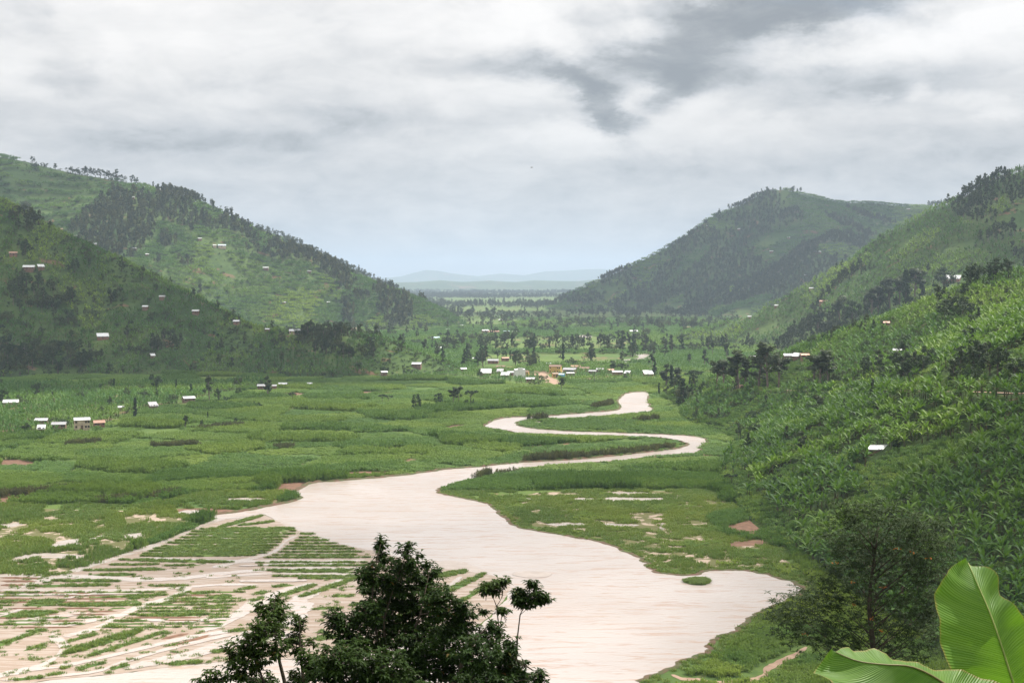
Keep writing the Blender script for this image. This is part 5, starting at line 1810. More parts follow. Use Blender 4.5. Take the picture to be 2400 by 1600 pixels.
for uu, vv, hp in [(2220, 466, 20), (2232, 462, 13), (2240, 460, 14), (2247, 458, 12), (2258, 452, 18), (2268, 446, 14), (2280, 440, 14), (2289, 434, 24), (2296, 430, 22), (2303, 428, 25), (2312, 425, 20), (2338, 408, 9), (2353, 400, 11), (2390, 392, 12),
                   (2135, 512, 12), (2090, 545, 14), (2064, 560, 16), (2050, 570, 14), (2030, 588, 10), (1985, 612, 20), (1972, 622, 16), (1960, 630, 16), (1912, 655, 10), (1850, 690, 10)]:
    p = hit(uu, vv + 9)
    d = math.hypot(p[0], p[1])
    TREE_LIST.append((p[0], p[1], p[2] - 0.3, max(4, (hp + 7) * d / F), random.choice(['euc', 'tall', 'round']), 'right hill skyline', -0.25))

# near right slope
P = hill_points('R1', (45, 330, 205, 800), 1.75, ('CAM',))
u, v = proj(P)
f = in_any(u, v, FOREST)
md = in_any(u, v, MEADOW)
# a belt of grass, cane and crops along the foot
dist_road = np.full(len(P), 1e9)
for i in range(len(ROAD) - 1):
    a, b = ROAD[i][:2], ROAD[i + 1][:2]
    dd = b - a
    t = np.clip(((P[:, 0] - a[0]) * dd[0] + (P[:, 1] - a[1]) * dd[1]) / (dd @ dd), 0, 1)
    dist_road = np.minimum(dist_road, np.hypot(P[:, 0] - a[0] - t * dd[0], P[:, 1] - a[1] - t * dd[1]))
on_road = dist_road < 3.6
low = (P[:, 2] < 3.0) & (P[:, 1] > 330)
P_rd = river_dist(P)
rd_ok = P_rd > np.where(P[:, 1] > 470, 4.0, 0.8)
P, u, v, f, md, on_road, low = P[rd_ok], u[rd_ok], v[rd_ok], f[rd_ok], md[rd_ok], on_road[rd_ok], low[rd_ok]
nz = fbm(P[:, 0], P[:, 1], 40, 3, 91)
r1, ptr1, edr1 = hill_plots(P, 26, 26, 8)
grassy = (md | low | ((nz > 0.17) & (P[:, 1] > 380)) | ((r1 < 0.07) & (P[:, 1] > 330))) & ~on_road
gp = P[grassy]
scatter('slope_cane', 'cane', gp, np.stack([rng.uniform(1.1, 1.4, len(gp)), rng.uniform(1.1, 1.4, len(gp)), rng.uniform(0.5, 1.6, len(gp)) * (1 + 1.2 * fbm(gp[:, 0], gp[:, 1], 9, 2, 111))], -1), rng.uniform(-0.4, 0.35, len(gp)) + fbm(gp[:, 0], gp[:, 1], 15, 2, 113), 'tall yellow green grass along the foot of the banana slope', 'tall grass')
grassy_b = grassy & (rng.random(len(P)) < 0.16) & (fbm(P[:, 0], P[:, 1], 25, 2, 115) > -0.05)
bn = P[(~grassy | grassy_b) & ~on_road & ~(f & (rng.random(len(P)) < 0.6))]
bn = bn[rng.random(len(bn)) < np.where(bn[:, 1] < 420, 0.60, 0.62)]
BANANA_PTS = bn
P2 = P[f & ~on_road]
P2 = P2[rng.random(len(P2)) < 0.10]
P2 = P2[rng.random(len(P2)) < 0.55]
add_trees(P2, ['round', 'bush', 'euc', 'round'], 5, 9, 'right slope shade')
P2 = P[(~f) & ~on_road & (P[:, 1] > 430)]
P2 = P2[rng.random(len(P2)) < 0.007]
add_trees(P2, ['round', 'bush', 'cone', 'euc'], 3.5, 8, 'right slope')
sh = P[~on_road & (rng.random(len(P)) < np.where(grassy, 0.10, 0.05))]
scatter('slope_shrubs', 'shrub', sh, rng.uniform(0.6, 1.5, len(sh)), rng.uniform(-0.5, 0.4, len(sh)), 'low shrubs between the bananas on the near right slope', 'shrubs')

# ---- valley floor
ZLOW_R = fl([(1030, 1150), (1180, 1150), (1300, 1148), (1640, 1146), (1700, 1160), (1660, 1215), (1690, 1250), (1850, 1290), (1920, 1390), (1540, 1350), (1200, 1240), (1090, 1175)])
ZLOW_L = fl([(-150, 1185), (200, 1180), (330, 1185), (480, 1150), (690, 1150), (640, 1190), (480, 1215), (255, 1312), (131, 1350), (-150, 1345)])
ZBAN_L = fl([(-150, 905), (60, 905), (300, 900), (460, 905), (600, 893), (640, 905), (500, 925), (420, 950), (330, 962), (245, 995), (120, 1020), (0, 1025), (-150, 1030)])
ZVILL = fl([(1040, 840), (1240, 838), (1300, 850), (1540, 862), (1545, 890), (1400, 893), (1320, 893), (1260, 905), (1180, 895), (1060, 882), (900, 884), (880, 870)])


def floor_points(y0, y1, step):
    X, Y = jgrid(-400, 400, y0, y1, step)
    P = np.stack([X, Y, np.zeros(len(X))], -1)
    hz = raster_h(X, Y)
    P = P[hz < 0.6]
    u, v = proj(P)
    P = P[(u > -60) & (u < 2460) & (v < 1660)]
    P = P[~inpoly(P[:, 0], P[:, 1], RIVER)]
    P = P[~inpoly(P[:, 0], P[:, 1], MUDW)]
    for p in PUDDLES + SOILS:
        q = fl(p)
        P = P[~inpoly(P[:, 0], P[:, 1], q)]
    dm = np.sqrt(((P[:, None, :2] - MUDW[None, ::2, :]) ** 2).sum(-1).min(1)) if len(P) < 90000 else None
    if dm is not None:
        P = P[~((dm < 3.5) & (river_dist(P) < 3.5))]
    P = P[clear_of_houses(P, 2.4)]
    return P


def plot_values(P):
    wx = P[:, 0] + 12 * fbm(P[:, 0], P[:, 1], 40, 2, 90) * 2
    wy = P[:, 1] + 8 * fbm(P[:, 0], P[:, 1], 40, 2, 92) * 2
    cid, edge = voronoi(wx, wy, 36.0, 20.0, 5)
    r1 = ((cid >> 3) & 255) / 255.0
    r2 = ((cid >> 11) & 255) / 255.0
    h = np.where(r1 < 0.22, 0.6, np.where(r1 < 0.58, 1.15, np.where(r1 < 0.84, 1.8, 2.7)))
    h = h + 0.5 * fbm(P[:, 0], P[:, 1], 25, 2, 94)
    tint = (r2 - 0.42) * 0.95 + 0.7 * fbm(P[:, 0], P[:, 1], 18, 2, 96)
    return h, tint, edge, r1


PATHS = [[(1500, 1610), (1760, 1592), (1800, 1566), (1826, 1552), (1870, 1530), (1890, 1515)], [(1575, 1580), (1600, 1590), (1640, 1592), (1670, 1600)], [(1920, 1305), (1945, 1312), (1975, 1325)], [(2140, 1490), (2155, 1475), (2165, 1462)]]


def path_dist(P):
    best = np.full(len(P), 1e9)
    for pl in PATHS:
        q = np.array(fl(pl))
        for i in range(len(q) - 1):
            dd = q[i + 1] - q[i]
            t = np.clip(((P[:, 0] - q[i][0]) * dd[0] + (P[:, 1] - q[i][1]) * dd[1]) / (dd @ dd), 0, 1)
            best = np.minimum(best, np.hypot(P[:, 0] - q[i][0] - t * dd[0], P[:, 1] - q[i][1] - t * dd[1]))
    return best


PF = floor_points(212, 455, 1.25)
PF = PF[path_dist(PF) > 2.1]
h, tint, edge, r1 = plot_values(PF)
rd = river_dist(PF)
lowr = inpoly(PF[:, 0], PF[:, 1], ZLOW_R)
lowl = inpoly(PF[:, 0], PF[:, 1], ZLOW_L)
flood = fbm(PF[:, 0], PF[:, 1], 9, 4, 98)
h = np.where(lowr, 0.75 + 0.5 * fbm(PF[:, 0], PF[:, 1], 14, 3, 99) * 1.5, h)
h = np.where(lowl, 0.95 + 0.9 * fbm(PF[:, 0], PF[:, 1], 12, 3, 97) * 1.6, h)
near_r = (PF[:, 0] > 12) & (PF[:, 1] < 300)
h = np.where((rd < 34) & (PF[:, 1] > 400) & (PF[:, 0] > -30), np.minimum(h, 0.72 + 0.05 * rd), h)
h = np.where(near_r, np.clip(h, 0.9, 1.6) + 0.6 * fbm(PF[:, 0], PF[:, 1], 6, 2, 123), h)
tint = np.where(lowr | lowl | near_r, tint * 0.8 + 0.55 + 1.2 * fbm(PF[:, 0], PF[:, 1], 9, 3, 125), tint)
verge = (rd < 2.2 + 1.6 * vnoise(PF[:, 0] * 0.2, PF[:, 1] * 0.2, 5)) & (PF[:, 1] < 420) & (PF[:, 0] > -40)
keep = (edge > 1.2) | lowr | lowl | near_r
keep &= ~((lowr | lowl) & (flood > 0.14))
keep &= ~verge
keep &= rd > 0.5
lowz = lowr | lowl
clump = lowr & (fbm(PF[:, 0], PF[:, 1], 7, 2, 121) > 0.16) & keep
k_ = keep & lowz
PT = np.concatenate([PF[k_] + rng.uniform(-0.6, 0.6, (int(k_.sum()), 3)) * [1, 1, 0] for _ in range(2)])
ht = np.concatenate([h[k_], h[k_]])
gap = fbm(PT[:, 0], PT[:, 1], 3.5, 3, 101) + 0.6 * fbm(PT[:, 0], PT[:, 1], 14, 3, 103)
m_ = (gap < 0.16) | (PT[:, 1] < 292)
PT, ht = PT[m_], ht[m_]
scatter('meadow_grass', 'tallgrass', PT, np.stack([rng.uniform(0.9, 1.25, len(PT)), rng.uniform(0.9, 1.25, len(PT)), np.clip(ht, 0.35, 1.7) * rng.uniform(0.7, 1.2, len(PT))], -1),
        0.1 + 0.9 * fbm(PT[:, 0], PT[:, 1], 20, 3, 105), 'rough yellow green grass on the flooded river meadows', 'grass')
k_ = (keep & (h > 0.7) & ~lowz) | (clump & (rng.random(len(PF)) < 0.6))
n_ = int(k_.sum())
scatter('cane_field', 'cane', PF[k_], np.stack([rng.uniform(0.95, 1.2, n_), rng.uniform(0.95, 1.2, n_), np.clip(h[k_], 0.3, 3.4) * rng.uniform(0.72, 1.25, n_)], -1), tint[k_] * 0.6,
        'tall green cane and reed plots on the near valley floor', 'cane field')
k_ = (keep & (h <= 0.7) & ~lowz) | (verge & (rd > 0.05))
PG = PF[k_]
PG = np.concatenate([PG + rng.uniform(-0.6, 0.6, PG.shape) * [1, 1, 0] for _ in range(3)])
gh = np.where(river_dist(PG) < 4.5, rng.uniform(0.25, 0.6, len(PG)), rng.uniform(0.35, 0.8, len(PG)))
G2 = np.array(GRASS_P)
P_all = np.concatenate([PG, G2[:, :3]])
s_all = np.concatenate([gh, G2[:, 3]])
t_all = np.concatenate([rng.uniform(-0.1, 0.35, len(PG)), G2[:, 4]])
scatter('grass', 'grass', P_all, np.stack([rng.uniform(0.9, 1.3, len(P_all)), rng.uniform(0.9, 1.3, len(P_all)), s_all], -1), t_all, 'short green grass on the river verges and drowned planting beds', 'grass')

PF = floor_points(455, 960, 2.05)
h, tint, edge, r1 = plot_values(PF)
u, v = proj(PF)
rd = river_dist(PF)
banl = inpoly(PF[:, 0], PF[:, 1], ZBAN_L) | inpoly(PF[:, 0], PF[:, 1], ZVILL)
road_ = inpoly(u, v, [(1236, 862), (1262, 868), (1345, 866), (1345, 872), (1290, 880), (1322, 902), (1296, 905), (1262, 884)])
h = np.where((PF[:, 0] > 0) & (u > 1200) & (v < 1030) & (v > 970) & (rd < 60), 1.3, h)
h = np.where(rd < 34, np.minimum(h, 0.55 + 0.055 * rd), h)
keep = (edge > 1.6) & ~banl & (rd > 0.6) & (h > 0.5) & ~road_
n_ = int(keep.sum())
scatter('cane_field_far', 'cane_far', PF[keep], np.stack([rng.uniform(0.95, 1.15, n_), rng.uniform(0.95, 1.15, n_), np.clip(h[keep], 0.4, 3.4) * rng.uniform(0.72, 1.25, n_)], -1), tint[keep] * 0.6,
        'patchwork of tall green cane plots across the middle valley floor', 'cane field')
bl = PF[banl & ~road_ & (rng.random(len(PF)) < 0.40)]
scatter('banana_grove_floor', 'banana_far', bl, rng.uniform(0.8, 1.25, len(bl)) * np.where(bl[:, 0] > -60, 0.7, 1.0), fbm(bl[:, 0], bl[:, 1], 40, 2, 79) * 1.6, 'banana groves around the farms and the village on the valley floor', 'banana grove')
ts = PF[banl & ~road_ & (rng.random(len(PF)) < 0.004)]
add_trees(ts, ['round', 'bush', 'euc'], 4, 8, 'banana groves of the floor')
# dry reed hedges beside the river
RE = []
for (ua, va, ub_, vb_, hh_) in [(1228, 1082, 1345, 1074, 3.0), (1345, 1074, 1500, 1060, 2.4), (1500, 1058, 1580, 1049, 2.2), (1335, 1014, 1460, 1016, 3.4), (1460, 1016, 1545, 1020, 3.2), (1245, 985, 1280, 983, 3.2), (1108, 1122, 1150, 1112, 2.6), (1155, 1108, 1200, 1104, 1.4), (1390, 958, 1435, 948, 3.0),
                               (1500, 990, 1545, 985, 3.0), (160, 1046, 235, 1040, 2.6), (0, 1164, 190, 1150, 2.6), (236, 1180, 420, 1160, 2.4), (360, 1048, 460, 1044, 2.4), (460, 1010, 570, 1000, 2.6), (640, 1052, 690, 1050, 2.2), (1120, 900, 1180, 898, 2.2)]:
    a, b = floor_pt(ua, va)[:2], floor_pt(ub_, vb_)[:2]
    L = np.linalg.norm(b - a)
    for _ in range(int(L * 3.5)):
        q = a + (b - a) * random.random()
        RE.append((q[0] + random.gauss(0, 1.0), q[1] + random.gauss(0, 1.5), 0, hh_ * random.uniform(0.7, 1.1)))
RE = np.array(RE)
RE = RE[~inpoly(RE[:, 0], RE[:, 1], RIVER)]
scatter('reed_hedge', 'reed', RE[:, :3], np.stack([np.ones(len(RE)), np.ones(len(RE)), RE[:, 3]], -1), rng.uniform(-0.4, 0.3, len(RE)), 'brownish dry reeds in hedges beside the river bends', 'reeds')

# middle and far plain
X, Y = jgrid(-900, 900, 955, 2300, 6.5)
hz = raster_h(X, Y)
m = hz < 0.8
P = np.stack([X[m], Y[m], np.zeros(m.sum())], -1)
P = P[visible(P, 3.0)]
for p in PUDDLES:
    P = P[~inpoly(P[:, 0], P[:, 1], fl(p))]
P = P[clear_of_houses(P)]
cid, edge = voronoi(P[:, 0], P[:, 1], 90.0, 120.0, 9)
rr = ((cid >> 5) & 255) / 255.0
u, v = proj(P)
meadow = ((rr < 0.35) | ((v > 795) & (v < 822) & (u > 1150) & (u < 1480)) | ((v < 742) & (rr < 0.7))) & ~((u < 1120) & (v > 780))
bn = P[~meadow]
scatter('plain_gardens', 'banana_clump', bn, np.stack([rng.uniform(0.8, 1.2, len(bn)), rng.uniform(0.8, 1.2, len(bn)), rng.uniform(0.35, 0.85, len(bn))], -1), (((cid[~meadow] >> 13) & 255) / 255.0 - 0.5) * 0.9, 'gardens and hedges across the hazy middle plain', 'gardens')
tv = P[(rng.random(len(P)) < 0.022 * (1 + 4 * (fbm(P[:, 0], P[:, 1], 160, 3, 85) > 0.08)))]
add_trees(tv, ['euc', 'euc', 'tall', 'round', 'column', 'cone'], 6, 15, 'plain')
# rows of bushes and woods on the far plain
X, Y = jgrid(-1600, 1600, 2300, 7500, 30)
m = (fbm(X, Y, 420, 3, 87) > -0.05) & (h_R3(X, Y) < 0.5) & (h_L3(X, Y) < 0.5) & (h_L2(X, Y) < 0.5)
P = np.stack([X[m], Y[m], np.zeros(m.sum())], -1)
P = np.concatenate([P + rng.normal(0, 9, P.shape) * [1, 1, 0] for _ in range(2)])
scatter('far_plain_woods', 'wood_far', P, rng.uniform(0.7, 1.9, len(P)), rng.uniform(-0.4, 0.2, len(P)), 'hazy tree lines on the far plain', 'woods')

# ================================================================== single trees
# traced: u, v of the foot, height px, kind, label (None = the shared label of its zone), zone
TRACED = [
    (974, 963, 46, 'round', 'bushy ragged tree standing in the cane left of the round tree', 'cane'), (1026, 950, 34, 'round', 'compact round dark tree alone in the middle cane', 'cane'),
    (1063, 953, 48, 'tall', 'tall slim tree, left one of a pair in the middle cane', 'cane'), (1076, 951, 47, 'tall', 'tall slim tree, right one of a pair in the middle cane', 'cane'),
    (1104, 953, 45, 'umbrella', 'flat topped tree in the middle cane beside the slim pair', 'cane'), (1110, 957, 24, 'cone', 'low dark tree under the flat topped tree in the cane', 'cane'),
    (1095, 955, 30, 'bush', 'bushy dark tree between the slim pair and the flat topped tree', 'cane'),
    (896, 945, 25, 'umbrella', 'small tree, left of two on the middle cane', 'cane'), (910, 946, 24, 'umbrella', 'small tree, right of two on the middle cane', 'cane'),
    (1048, 966, 10, 'bush', 'tiny dark bush in front of the round tree in the cane', 'cane'), (1315, 919, 36, 'tall', 'thin sparse tree before the blue shop of the village', 'cane'),
    (365, 918, 46, 'round', 'dark tree towering over the banana grove at the left hill foot', 'foot'), (491, 940, 60, 'euc', 'tallest broad tree beside the hipped white roof', 'foot'),
    (513, 940, 34, 'round', 'rounded tree right of the tallest broad tree', 'foot'), (535, 940, 22, 'bush', 'low bush between the rounded trees at the hill foot', 'foot'),
    (558, 932, 27, 'round', 'round mid green tree at the edge of the cane', 'foot'), (628, 935, 55, 'euc', 'slim tall tree beside the grey and white roofs', 'foot'),
    (590, 955, 24, 'bush', 'dark reddish bush left of the slim tall tree', 'foot'), (605, 957, 22, 'bush', 'second dark bush in front of the slim tall tree', 'foot'),
    (554, 994, 18, 'round', 'small round dark tree alone in the left cane', 'cane'), (434, 1004, 34, 'euc', 'wispy tree standing in the left cane', 'cane'), (472, 998, 17, 'round', 'small rounded bush in the left cane', 'cane'),
    (317, 980, 50, 'column', 'dark columnar tree at the corner of the banana grove', 'foot'), (344, 928, 24, 'bush', 'brown bushy thicket at the left hill foot', 'foot'),
    (238, 918, 22, 'round', 'dark round tree at the left hill foot behind bananas', 'foot'), (220, 926, 21, 'bush', 'dark bush below the round tree at the left hill foot', 'foot'), (189, 928, 22, 'bush', 'brown bush left of the dark round tree', 'foot'),
    (91, 925, 40, 'bush', 'broad brown spreading tree near the left edge', 'foot'), (8, 952, 42, 'round', 'dark tree over the house at the left edge', 'foot'), (277, 944, 13, 'bush', 'small dark bush inside the left banana grove', 'foot'),
    (398, 946, 18, 'bush', 'dark bush left of the hipped white roof', 'foot'), (417, 959, 16, 'bush', 'dark bush in front of the hipped white roof', 'foot'), (463, 964, 18, 'bush', 'dark bush right of the hipped white roof', 'foot'),
    (685, 942, 26, 'umbrella', 'small light tree on the pale meadow', 'cane'), (696, 959, 11, 'bush', 'tiny bush in the cane below the pale meadow', 'cane'), (487, 983, 20, 'column', 'thin reddish tree in the left cane', 'cane'),
    (448, 929, 32, 'column', 'thin tree behind the hipped white roof', 'foot'), (413, 919, 32, 'column', 'slender tree above the banana grove left of the hipped roof', 'foot'), (267, 916, 30, 'column', 'slender dark tree at the left hill foot', 'foot'),
    (646, 944, 13, 'bush', 'small bush at the base of the slim tall tree', 'foot'), (677, 896, 10, 'bush', 'tiny dark bush behind the white roof at the hill foot', 'foot'), (141, 1068, 9, 'bush', 'tiny dark bush in the left cane near bare soil', 'cane'),
    (1126, 841, 25, 'round', 'dark tree above the white roof behind the village', 'village'), (1143, 841, 16, 'bush', 'low dark tree right of the first dark tree behind the village', 'village'), (1166, 839, 22, 'round', 'dark tree in the middle of the group behind the village', 'village'),
    (1181, 840, 23, 'round', 'broad dark tree over the rusty roof behind the village', 'village'), (1196, 842, 23, 'column', 'dark upright tree ending the group behind the village', 'village'),
    (1253, 844, 18, 'column', 'small upright tree beyond the village road', 'village'), (1263, 850, 15, 'cone', 'small conical tree beyond the village road', 'village'), (1369, 844, 10, 'column', 'tiny upright tree behind the white roofs of the village', 'village'),
    (1384, 852, 17, 'cone', 'small dark tree behind the right half of the village', 'village'), (1438, 872, 31, 'round', 'dark crowned tree over the grey brick house', 'village'), (1460, 872, 24, 'round', 'lower dark tree right of the dark crowned village tree', 'village'),
    (1534, 881, 40, 'cone', 'tall dark tree at the right end of the village', 'village'), (1347, 830, 10, 'bush', 'tiny dark bush on the field behind the village', 'village'), (1267, 897, 14, 'bush', 'dark bush at the front of the dirt road', 'village'),
    (1208, 811, 13, 'bush', 'round dark tree left on the bright yellow field', 'field'), (1237, 816, 22, 'euc', 'upright tree on the left of the bright field', 'field'), (1253, 814, 19, 'column', 'thin upright tree on the bright field', 'field'),
    (1277, 817, 24, 'bush', 'broad dark tree on the bright field', 'field'), (1288, 819, 23, 'column', 'dark upright tree touching the broad tree on the bright field', 'field'), (1303, 823, 22, 'column', 'lone dark upright tree on the bright field', 'field'),
    (1423, 817, 32, 'euc', 'loose crowned tree right of the bright field', 'field'), (1460, 813, 40, 'euc', 'tall tree, left of the cluster by the far river loop', 'field'), (1472, 812, 36, 'euc', 'tall tree, middle of the cluster by the far river loop', 'field'),
    (1490, 812, 32, 'euc', 'tall tree, right of the cluster by the far river loop', 'field'), (1561, 818, 22, 'tall', 'slender tree on the green field right of the river loop', 'field'), (1558, 844, 27, 'umbrella', 'spreading tree on the green field before the river loop', 'field'),
    (1520, 832, 19, 'tall', 'slender tree standing at the far river loop', 'field'), (1563, 800, 20, 'tall', 'slender tree far out right on the plain', 'field'),
    (1562, 910, 58, 'euc', 'tall olive tree at the river end of the road', 'road'), (1574, 912, 60, 'column', 'very dark columnar tree at the river end of the road', 'road'), (1590, 906, 46, 'euc', 'olive tree right of the dark column', 'road'),
    (1601, 948, 66, 'cone', 'dark conical tree on the river bank below the road', 'road'), (1622, 925, 30, 'cone', 'smaller dark conical tree beside the road end', 'road'), (1627, 908, 46, 'umbrella', 'flat topped dark tree at the road end', 'road'),
    (1545, 925, 30, 'column', 'thin dark tree at the river corner', 'road'), (1616, 905, 22, 'column', 'small dark column behind the flat topped tree', 'road'),
    (1678, 917, 67, 'tall', 'domed eucalyptus, first along the road', 'road'), (1697, 916, 72, 'tall', 'domed eucalyptus, second along the road', 'road'), (1732, 919, 98, 'euc', 'tall dark eucalyptus by the tiny pink hut', 'road'),
    (1745, 905, 60, 'euc', 'lower eucalyptus leaning behind the tall dark one', 'road'), (1800, 912, 112, 'tall', 'biggest eucalyptus with broad crown by the road', 'road'), (1825, 912, 88, 'tall', 'eucalyptus partner right of the biggest one', 'road'),
    (1780, 908, 80, 'euc', 'eucalyptus partner left of the biggest one', 'road'), (1905, 905, 76, 'tall', 'eucalyptus left of the last pair on the road', 'road'), (1923, 910, 90, 'tall', 'last tall eucalyptus on the road', 'road'), (1940, 900, 66, 'euc', 'eucalyptus just right of the last tall one', 'road'),
    (1765, 990, 42, 'bush', 'round very dark bush on the grassy river slope', 'slope'), (1964, 897, 24, 'bush', 'bright green rounded bush above the road', 'slope'), (1917, 985, 60, 'tall', 'thin yellow green tree in the bananas', 'slope'), (1880, 1070, 60, 'euc', 'dark narrow tree beside the grassy knoll', 'slope'),
    (1715, 1140, 36, 'umbrella', 'small dark tree on the cane at the slope foot', 'slope'),
    (1659, 858, 22, 'cone', 'small tree where the spur meets the plain', 'field'), (1617, 858, 30, 'tall', 'slender tree left of the spur end', 'field'), (1668, 812, 20, 'round', 'round tree on the plain before the spur', 'field'), (1696, 819, 33, 'cone', 'tall conical tree on the plain before the spur', 'field'), (1750, 814, 28, 'cone', 'broad conical tree at the edge of the spur', 'field'),
    (1917, 752, 26, 'tall', 'first small tree on the spur skyline', 'spur'), (1968, 735, 38, 'tall', 'leafy tall tree low on the spur skyline', 'spur'), (1999, 728, 30, 'round', 'broad tree low on the spur skyline', 'spur'), (2041, 708, 34, 'euc', 'brownish tree halfway up the spur skyline', 'spur'),
    (2060, 700, 28, 'euc', 'lower brownish tree halfway up the spur skyline', 'spur'), (2086, 690, 38, 'tall', 'vase shaped tree on the spur skyline', 'spur'), (2108, 684, 38, 'tall', 'tree left of the reddish column on the spur skyline', 'spur'), (2123, 684, 46, 'column', 'reddish columnar tree on the spur skyline', 'spur'),
    (2144, 670, 40, 'tall', 'domed tree right of the reddish column on the spur skyline', 'spur'), (2160, 668, 18, 'column', 'small dark column on the spur skyline', 'spur'), (2212, 652, 28, 'round', 'round dark tree left of the bright white roof', 'spur'),
    (2275, 656, 36, 'round', 'tree right of the bright white roof', 'spur'), (2292, 656, 42, 'round', 'taller tree right of the bright white roof', 'spur'), (2333, 640, 38, 'round', 'tree clump on the spur skyline near the right edge', 'spur'), (2364, 632, 28, 'round', 'last tree on the spur skyline at the right edge', 'spur'),
    (2048, 782, 34, 'cone', 'dark conical tree on the upper banana slope', 'slope'), (2068, 778, 28, 'cone', 'smaller conical tree by the brick hut', 'slope'), (2077, 746, 28, 'round', 'dark tree above the brick hut', 'slope'), (2132, 720, 28, 'round', 'dark round tree on the upper banana slope', 'slope'),
    (2215, 752, 54, 'round', 'big dark tree on the upper right slope', 'slope'), (2244, 756, 62, 'bush', 'biggest dark tree mass on the upper right slope', 'slope'), (2292, 796, 54, 'bush', 'dark wide tree in the right part of the slope', 'slope'), (1937, 804, 30, 'round', 'dark tree low on the banana spur', 'slope'),
    (2037, 822, 34, 'bush', 'dark tree left of the half hidden white roof', 'slope'), (2120, 838, 44, 'round', 'dark tree right of the half hidden white roof', 'slope'), (2180, 860, 40, 'round', 'dark tree above the shaded road bank', 'slope'), (2060, 880, 60, 'euc', 'shaded tree at the left end of the dark road bank', 'slope'),
    (2240, 880, 50, 'round', 'shaded tree in the middle of the dark road bank', 'slope'), (2320, 885, 56, 'round', 'shaded tree at the right end of the dark road bank', 'slope'),
    (60, 600, 36, 'round', 'dark round tree left on the near hill', 'lefthill'), (260, 712, 40, 'round', 'dark round tree in the middle of the near left hill', 'lefthill'), (175, 640, 36, 'round', 'dark tree cluster high on the near left hill', 'lefthill'), (350, 716, 18, 'umbrella', 'flat dark tree over the small white roof on the left hill', 'lefthill'),
    (455, 705, 30, 'tall', 'tall trees on the crest of the near left hill', 'lefthill'), (470, 700, 36, 'euc', 'tallest tree on the crest of the near left hill', 'lefthill'), (510, 730, 28, 'euc', 'pale tree on the crest right of the tallest one', 'lefthill'), (841, 870, 24, 'round', 'round dark tree low on the spur above the cane', 'lefthill'),
]
ZGROUP = {'cane': 'trees standing in the cane', 'foot': 'trees at the foot of the left hill', 'village': 'trees around the village', 'field': 'trees on the bright plain', 'road': 'trees along the slope road', 'slope': 'trees in the banana slope', 'spur': 'trees on the spur skyline', 'lefthill': 'trees on the near left hill'}
ZLABEL = {'left hill': 'dark tree on the shaded near left hill', 'left ridge skyline': 'tiny tree in the skyline row of the long left ridge', 'right hill skyline': 'dark tree in the skyline row of the right hill',
          'right slope shade': 'dark tree in the shaded row above the slope road', 'right slope': 'dark tree among the bananas of the right slope', 'banana groves of the floor': 'tree inside the banana groves of the valley floor', 'plain': 'hazy tree on the middle plain'}
LOOK = {'euc': 'slender', 'tall': 'high crowned', 'round': 'round', 'umbrella': 'flat topped', 'column': 'columnar', 'cone': 'conical', 'bush': 'broad bushy'}

tree_ct = 0


def tree_object(x, y, z, h, kind, label, group, parts, var, wide=1.0):
    global tree_ct
    s = h / 10.0
    rz = random.uniform(0, 6.28)
    tm, cm, jm, fm = TREES[kind][var]
    sx = s * random.uniform(0.9, 1.15) * wide
    if parts:
        root = empty('tree', (x, y, z), rz, (sx, sx, s))
        link('trunk', tm, root)
        link('crown', cm, root)
    else:
        root = link('tree', jm)
        root.location = (x, y, z)
        root.rotation_euler = (0, 0, rz)
        root.scale = (sx, sx, s)
    tag(root, label, 'tree', group)
    tree_ct += 1
    return root


for i, (u, v, hp, kd, lab, zn) in enumerate(TRACED):
    p = hit(u, v)
    for _k in range(20):                     # a skyline tree stands on the spur itself, not on the hill behind
        if zn == 'spur' and p[1] > 790:
            v += 2
            hp += 2
            p = hit(u, v)
    d = math.hypot(p[0], p[1])
    if zn in ('slope', 'spur', 'road'):
        v2 = v + 6
    wide = {'road': 1.75, 'spur': 1.6, 'slope': 1.25, 'foot': 1.2, 'cane': 1.2}.get(zn, 1.0) if kd in ('tall', 'euc') else (1.15 if zn in ('slope', 'spur') else 1.0)
    tree_object(p[0], p[1], p[2] - 0.3, max(1.5, hp * d / F), kd, lab, ZGROUP[zn], True, i % 3, wide)
# of the other trees the largest in view are objects, the rest one mass per zone
TREE_LIST.sort(key=lambda t: -t[3] / math.hypot(t[0], t[1]))
n_single = 300 - len(TRACED)
for i, (x, y, z, h, kd, zn, tn) in enumerate(TREE_LIST[:n_single]):
    tree_object(x, y, z, h, kd, LOOK[kd] + ' ' + ZLABEL[zn], LOOK[kd] + ' trees: ' + zn, False, i % 3)
rest = TREE_LIST[n_single:]
for zn in ZLABEL:
    r_ = [t for t in rest if t[5] == zn]
    if r_:
        A = np.array([t[:4] for t in r_])
        scatter('scattered_trees', 'wood_far', A[:, :3], A[:, 3] / 10.0, np.array([t[6] for t in r_]), 'many small trees: ' + {'left hill': 'woods of the shaded near left hill', 'plain': 'groves of the hazy middle plain'}.get(zn, zn), 'woods')

